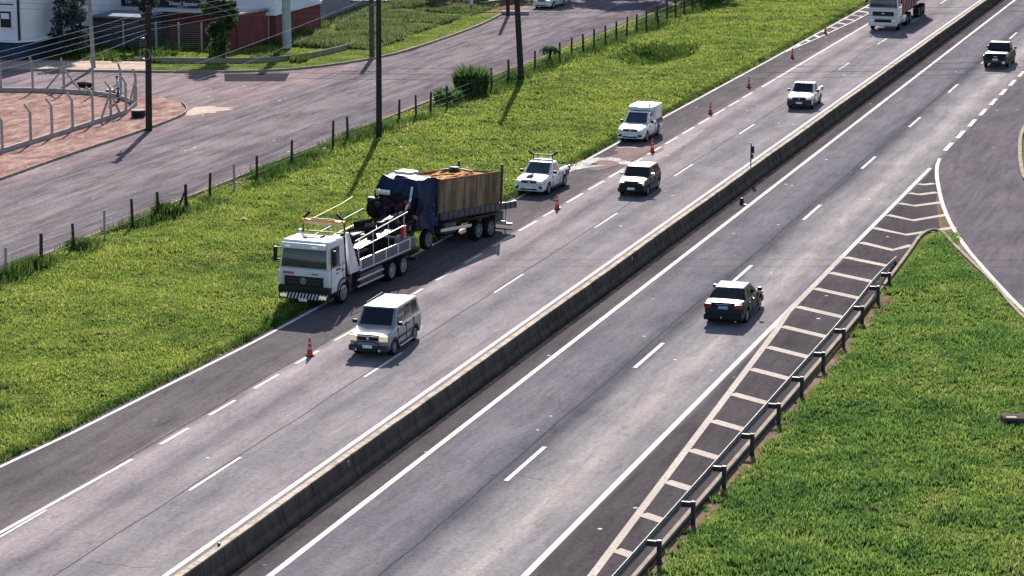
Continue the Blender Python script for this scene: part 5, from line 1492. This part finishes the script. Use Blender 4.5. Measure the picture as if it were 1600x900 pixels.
def grass_clump(name, label, base, n, rad, hgt, m, seed, cat='shrub', w=.10):
    r = np.random.default_rng(seed)
    a = r.random(n) * 6.283; q = np.sqrt(r.random(n)) * rad
    p = np.stack([q * np.cos(a), q * np.sin(a), np.zeros(n)], 1)
    h = hgt * (.45 + .65 * r.random(n)) * (1 - .35 * (q / rad) ** 2)
    ln = np.stack([np.cos(a), np.sin(a), 0 * a], 1) * (.06 + .30 * r.random(n))[:, None] * h[:, None] + r.normal(size=(n, 3)) * .12
    th = r.random(n) * 6.283
    d = np.stack([np.cos(th), np.sin(th), 0 * th], 1) * w * .5
    up = np.array([0, 0, 1.0])
    mid = p + ln * .35 + up * (h * .62)[:, None]
    tip = p + ln + up * (h * (.9 - .15 * r.random(n)))[:, None]
    V = np.stack([p - d * .6, p + d * .6, mid - d, mid + d, tip], 1).reshape(-1, 3)
    k = np.arange(n)[:, None] * 5
    F = np.concatenate([k + [0, 1, 3], k + [0, 3, 2], k + [2, 3, 4]], 0)
    o = tri_mesh(name, V, F, m)
    o.location = (*base, float(hz(*base)))
    return tag(o, label, cat)
grass_clump('cane_clump', 'tall bushy clump of cane leaves on the wire fence left of the leaning pole', (-56.6, 165.6), 1900, 1.0, 2.5, 'leaf_bush', 5, w=.10)
grass_clump('cane_clump', 'smaller leafy clump leaning on the fence just left of the big cane bush', (-57.0, 161.9), 420, .9, 1.25, 'leaf_bush', 6)
grass_clump('weed_tuft', 'dark weed tuft at the fence just left of the braced post', (-57.1, 118.6), 380, .65, .95, 'weed', 8, w=.06)
grass_clump('weed_tuft', 'dark weed tuft round the fence post right of the pale post at left', (-57.3, 109.2), 260, .5, .7, 'weed', 9, w=.06)
# small papaya-like plant
t = thing('young_tree', 'little drooping palm like tree right of the leaning pole', 'small tree', (-56.25, 182.4, 0))
MB().tube([(0, 0, -.1), (.03, 0, .6), (0, 0, 1.25)], .13, 9, .09).build('trunk', 'bark', t)
r_ = np.random.default_rng(3)
vs, fs = [], []
for k in range(22):
    a = k * 2.4; L_ = .55 + .25 * r_.random()
    c = Vector((0, 0, 1.22)); d = Vector((math.cos(a), math.sin(a), 0)); s_ = Vector((-d.y, d.x, 0))
    pts = [c, c + d * L_ * .5 + Vector((0, 0, .22)), c + d * L_ + Vector((0, 0, -.05)), c + d * L_ * 1.15 + Vector((0, 0, -.35))]
    o_ = len(vs)
    for p_, w_ in zip(pts, (.03, .10, .12, .02)):
        vs += [tuple(p_ - s_ * w_), tuple(p_ + s_ * w_)]
    for q in range(3):
        fs += [(o_ + 2 * q, o_ + 2 * q + 1, o_ + 2 * q + 3), (o_ + 2 * q, o_ + 2 * q + 3, o_ + 2 * q + 2)]
tri_mesh('crown', np.array(vs), np.array(fs), 'leaf', t)

# ------------------------------------------------------------------ grass
def blades(name, P, h, w, m, lean=0.35, kind='stuff', seed=1):
    r = np.random.default_rng(seed)
    n = len(P)
    th = r.random(n) * 6.283
    d = np.stack([np.cos(th), np.sin(th), 0 * th], 1) * (w * (.6 + .8 * r.random(n)))[:, None] * .5
    la = r.random(n) * 6.283
    ln = np.stack([np.cos(la), np.sin(la), 0 * la], 1) * (lean * h * r.random(n))[:, None]
    z = hz(P[:, 0], P[:, 1]) - .02
    B = np.stack([P[:, 0], P[:, 1], z], 1)
    V = np.stack([B - d, B + d, B + ln + np.array([0, 0, 1.0]) * h[:, None]], 1).reshape(-1, 3)
    F = np.arange(3 * n).reshape(-1, 3)
    return tag(tri_mesh(name, V, F, m), kind=kind)

def scatter(n, x0, x1, y0, y1, mask, seed, clump=6):
    r = np.random.default_rng(seed)
    k = n // clump
    x = x0 + (x1 - x0) * r.random(k); y = y0 + (y1 - y0) * r.random(k)
    keep = r.random(k) < mask(x, y)
    x, y = x[keep], y[keep]
    P = np.repeat(np.stack([x, y], 1), clump, 0) + r.normal(size=(len(x) * clump, 2)) * .07
    return P
def heights(P, base, seed):
    r = np.random.default_rng(seed)
    v = vnoise(P[:, 0], P[:, 1], 1.1, 2); v2 = vnoise(P[:, 0], P[:, 1], 5.0, 0)
    return base * (.55 + .7 * v * v + .3 * v2) * (.6 + .6 * r.random(len(P)))
dens = lambda x, y: (0.6 + .4 * (vnoise(x, y, .9, 2) > .36)).clip(0, 1)
lm = lambda x, y: (x < edge_x(y) - .28) * (x > -58.3) * dens(x, y)
P = scatter(340000, -58.3, -41.4, 62, 128, lm, 21)
blades('verge_grass', P, heights(P, .16, 1), .07, 'blade', 1.0, seed=31)
P = scatter(250000, -58.3, -41.0, 128, 246, lm, 22)
blades('verge_grass', P, heights(P, .18, 2), .10, 'blade', 1.0, seed=32)
# fringe over the road edge
r_ = np.random.default_rng(77)
yy = 62 + 180 * r_.random(34000)
P = np.stack([edge_x(yy) - .30 - .42 * r_.random(34000) + .12 * (vnoise(yy, yy * .3, 1.2) - .3), yy], 1)
blades('edge_grass', P, .10 + .24 * r_.random(len(P)) * (.4 + vnoise(P[:, 0], P[:, 1], 1.4, 1)), .06, 'weed', .7, seed=33)
# weeds along the wire fence
fx = np.interp
yy = 60 + 182 * r_.random(52000)
fxp = np.interp(yy, [p[1] for p in posts], [p[0] for p in posts])
P = np.stack([fxp + r_.normal(size=len(yy)) * .55 - .15, yy], 1)
P = P[(P[:, 0] > -58.45) & (vnoise(P[:, 0] * 1.0, P[:, 1], 2.2, 2) > .30)]
blades('fence_weeds', P, (.18 + .55 * vnoise(P[:, 0], P[:, 1], 2.2, 2) ** 1.5) * (.6 + .7 * r_.random(len(P))), .065, 'weed', .6, seed=34)
P = scatter(26000, -53.5, -48, 186, 199, lambda x, y: np.exp(-(((x + 50.5) / 1.5) ** 2 + ((y - 193.0) / 3.4) ** 2) * 1.0), 41)
blades('pit_weeds', P, .18 + .40 * r_.random(len(P)), .11, 'weed', .6, seed=42)
# right hand grass
rm_ = lambda x, y: (x > np.interp(y, [110, 116, 122, 126], [-18.95, -19.15, -19.35, -19.5]) + .5 * vnoise(x, y, 1.5, 1) * (y < 112)) * (x < nose_x(y) - .05) * (y < 127) * (0.55 + .45 * (vnoise(x, y, .8, 1) > .32)).clip(0, 1) * (1 - .6 * (x < -18.35) * (y < 112) * (vnoise(x, y, 1.6, 2) > .35))
P = scatter(420000, -19.0, 4, 62, 127, rm_, 25)
blades('meadow_grass', P, heights(P, .19, 5), .075, 'blade_right', .9, seed=35)
P = scatter(60000, -19.4, 2, 118, 175, lambda x, y: (x > np.interp(y, [117, 131, 141.9, 148.2, 155.1, 160.1, 200], [-4.4, -11.4, -15.9, -17.0, -17.9, -18.5, -18.5])) * 1.0, 43)
blades('roadside_grass', P, heights(P, .2, 7), .08, 'blade_right', .9, seed=44)
# lawn by the shop and dry tall grass behind it
inlawn = lambda x, y: (y > np.interp(x, [-97, -90, -83, -78.3, -74.2, -71.9, -70.1, -69.4], [174.6, 174.4, 170.6, 171.3, 173.7, 177.2, 182.5, 190])) * (x < -69.6) * ((x > -86) | (y > 175.2)) * (y < 214) * (x > -81.7 - (y > 190) * (y - 190) * .07 * 1.0 - (y < 184) * 14)
P = scatter(80000, -97, -69.5, 170, 214, inlawn, 26, 3)
blades('lawn_grass', P, heights(P, .075, 6), .13, 'blade', 1.2, seed=36)
def bush_area(x, y):
    return (x > -82.5 - (y - 190) * .06) * (x < -72.2 - .5 * (y > 195)) * (y > 187.5) * (y < 222) * (vnoise(x, y, 2.6, 1) > .28)
P = scatter(80000, -85, -71.5, 186, 222, bush_area, 27, 8)
blades('tall_dry_grass', P, (.14 + .6 * vnoise(P[:, 0], P[:, 1], 3.0, 1) ** 1.3) * (.6 + .6 * r_.random(len(P))), .085, 'olive', 1.0, seed=37)
P = scatter(9000, -80, -74.5, 178.5, 189, lambda x, y: (vnoise(x, y, 1.5, 2) > .68) * 1.0, 28, 8)
blades('lawn_weeds', P, .25 + .4 * r_.random(len(P)), .09, 'weed', .5, seed=38)
P = scatter(4500, -96, -84.5, 175.0, 186, lambda x, y: (vnoise(x, y, 1.8, 0) > .4) * 1.0, 29, 8)
blades('yard_weeds', P, .15 + .4 * r_.random(len(P)), .10, 'weed', .8, seed=39)

# ------------------------------------------------------------------ man, wheelbarrow and drum by the dirt lot
def person(loc, rz):
    J = {}
    V_, E_, Rr = [], [], []
    def j(n, p, r, par=None):
        J[n] = len(V_); V_.append(p); Rr.append(r)
        if par is not None: E_.append((J[par], J[n]))
    j('pelvis', (0, 0, .94), (.155, .11))
    j('waist', (0, -.01, 1.08), (.145, .10), 'pelvis'); j('chest', (0, -.03, 1.28), (.17, .115), 'waist'); j('uchest', (0, -.03, 1.42), (.14, .09), 'chest')
    j('neck', (0, -.04, 1.51), (.055, .055), 'uchest'); j('head0', (0, -.06, 1.58), (.075, .085), 'neck'); j('head1', (0, -.07, 1.67), (.082, .098), 'head0'); j('head2', (0, -.06, 1.74), (.06, .075), 'head1')
    for s, n in ((-1, 'l'), (1, 'r')):
        j(n + 'sh', (s * .19, -.03, 1.41), (.062, .06), 'uchest')
        el = (s * .29, -.05 - .10 * (s > 0), 1.15); wr = (s * .30, -.20 - .16 * (s > 0), .98 + .12 * (s > 0))
        j(n + 'el', el, (.046, .046), n + 'sh'); j(n + 'wr', wr, (.033, .03), n + 'el'); 
        d = (Vector(wr) - Vector(el)).normalized()
        pc = Vector(wr) + d * .07
        j(n + 'palm', tuple(pc), (.038, .022), n + 'wr')
        for q in range(4):
            b0 = pc + Vector((-.026 + .0175 * q, 0, 0)) + d * .03; L_ = (.065, .078, .072, .055)[q]
            j(f'{n}f{q}a', tuple(b0), (.009, .009), n + 'palm'); j(f'{n}f{q}b', tuple(b0 + d * L_ * .6 + Vector((0, 0, -.006))), (.0085, .0085), f'{n}f{q}a'); j(f'{n}f{q}c', tuple(b0 + d * L_ + Vector((0, .012, -.02))), (.007, .007), f'{n}f{q}b')
        j(n + 't0', tuple(Vector(wr) + d * .035 + Vector((-s * .035, 0, 0))), (.011, .011), n + 'palm'); j(n + 't1', tuple(Vector(wr) + d * .085 + Vector((-s * .052, 0, -.01))), (.009, .009), n + 't0')
        j(n + 'hip', (s * .095, 0, .88), (.095, .10), 'pelvis'); j(n + 'kn', (s * .12, -.05 * s - .03, .49), (.06, .065), n + 'hip'); j(n + 'an', (s * .13, .04 - .06 * s, .10), (.042, .045), n + 'kn')
        j(n + 'he', (s * .13, .05 - .06 * s, .05), (.045, .045), n + 'an'); j(n + 'to', (s * .15, -.13 - .06 * s, .035), (.045, .034), n + 'he')
    me = bpy.data.meshes.new('person')
    me.from_pydata(V_, E_, [])
    o = bpy.data.objects.new('person', me); COL.objects.link(o)
    md = o.modifiers.new('skin', 'SKIN'); md.use_smooth_shade = True
    for i_, r in enumerate(Rr):
        me.skin_vertices[0].data[i_].radius = r
    me.skin_vertices[0].data[0].use_root = True
    sd_ = o.modifiers.new('s', 'SUBSURF'); sd_.levels = 1; sd_.render_levels = 1
    bpy.context.view_layer.update()
    nm_ = bpy.data.meshes.new_from_object(o.evaluated_get(bpy.context.evaluated_depsgraph_get()))
    o.modifiers.clear(); o.data = nm_
    nm_.materials.clear()
    for q in ('skin', 'shirt', 'trousers', 'plastic'):
        nm_.materials.append(M[q])
    for p in nm_.polygons:
        x, y, z = p.center
        if z < .10: k = 3
        elif z < .97 and abs(x) < .245 : k = 2
        elif z < 1.49 and not (abs(x) > .235 and z < 1.22): k = 1
        else: k = 0
        p.material_index = k; p.use_smooth = True
    MB().lathe([(.01, 1.79), (.06, 1.785), (.092, 1.75), (.102, 1.69), (.098, 1.66)], (0, -.045, 0), 'Z', 16).build('hair', 'hair', o)
    for s in (-1, 1):
        MB().lathe([(.002, -.008), (.012, 0), (.002, .008)], (s * .032, -.163, 1.675), 'Y', 8).build('eye', 'hair', o)
        MB().box((s * .086, -.06, 1.66), (.02, .04, .06)).build('ear', 'skin', o, .008)
    MB().hexa([(-.016, -.16, 1.625), (.016, -.16, 1.625), (.012, -.155, 1.63), (-.012, -.155, 1.63)], [(-.008, -.19, 1.64), (.008, -.19, 1.64), (.006, -.16, 1.68), (-.006, -.16, 1.68)]).build('nose', 'skin', o, .003)
    MB().box((0, -.163, 1.598), (.045, .012, .010)).build('mouth', 'tank_red', o, .003)
    o.location = loc; o.rotation_euler = (0, 0, rz)
    return tag(o, 'person in pale shirt and dark trousers at the dirt lot fence corner', 'person')
person((-78.15, 155.6, .012), R(-60))

t = thing('wheelbarrow', 'dark wheelbarrow on the dirt strip behind the far lot fence', 'wheelbarrow', (-82.4, 159.1, .02), R(70))
MB().hexa([(-.22, -.35, .32), (.22, -.35, .32), (.25, .35, .36), (-.25, .35, .36)], [(-.34, -.55, .62), (.34, -.55, .62), (.36, .50, .66), (-.36, .50, .66)]).build('tray', 'rubber', t, .02)
for s in (-1, 1):
    MB().tube([(s * .06, -.75, .20), (s * .22, -.3, .30), (s * .27, .4, .36), (s * .30, 1.0, .58)], .022, 7).build('handle', 'pole_wood', t)
    MB().tube([(s * .24, .25, .34), (s * .24, .35, .0)], .018, 6).build('leg', 'darksteel', t)
MB().lathe([(.06, -.04), (.17, -.045), (.20, 0), (.17, .045), (.06, .04)], (0, -.75, .20), 'X', 18).build('wheel', 'rubber', t)
t = thing('tool_pile', 'small dark heap of tools beside the braced corner post', 'tools', (-80.1, 158.4, .02))
MB().lathe([(.02, 0), (.34, 0), (.40, .22), (.30, .38), (.02, .40)], (0, 0, 0), 'Z', 12).build('bucket', 'plastic', t)
MB().box((.4, .1, .12), (.5, .35, .24), (0, .1, .4)).build('crate', 'darksteel', t, .02)
MB().bar((-.5, .2, .05), (.5, -.1, .5), .04).build('tool_handle', 'pole_wood', t)
t = thing('water_drum', 'low black drum with pale rim on the dirt beside the corner pole', 'drum', (-73.9, 149.9, .012))
MB().lathe([(.02, 0), (.40, 0), (.46, .10), (.46, .36), (.42, .42), (.02, .42)], (0, 0, 0), 'Z', 22).build('drum', 'plastic', t)
MB().lathe([(.36, .422), (.47, .422), (.47, .47), (.36, .47)], (0, 0, 0), 'Z', 22).build('rim', 'post_concrete', t)
MB().lathe([(.02, .424), (.355, .424), (.355, .44), (.02, .44)], (0, 0, 0), 'Z', 22).build('lid', 'post_concrete', t)
# pieces at the end of the street
t = thing('gate_bars', 'pale leaning gate bars by the driveway at the top of the picture', 'gate', (-73.8, 219.5, 0))
MB().bar((-2.0, -.6, .5), (2.2, .5, 1.1), .08).build('bar', 'steel', t); MB().bar((-2.0, -.7, .2), (2.2, .4, .8), .08).build('bar', 'steel', t)
for k in (-2.0, 0, 2.1):
    MB().bar((k, k * .25, 0), (k, k * .25, 1.2), .10).build('upright', 'darksteel', t)
t = thing('gate_post', 'short white post beside the leaning gate bars', 'post', (-74.2, 217.2, 0))
MB().bar((0, 0, -.1), (0, 0, 1.15), .2).build('post', 'white_wall', t, .02); MB().lathe([(.01, 1.15), (.13, 1.15), (.12, 1.28), (.01, 1.34)], (0, 0, 0), 'Z', 12).build('cap', 'white_wall', t)
t = thing('concrete_slab', 'pale concrete slab lying at the kerb behind the leaning pole', 'slab', (-69.3, 214.6, 0), R(12))
MB().box((0, 0, .16), (2.4, .7, .32)).build('slab', 'post_concrete', t, .03)
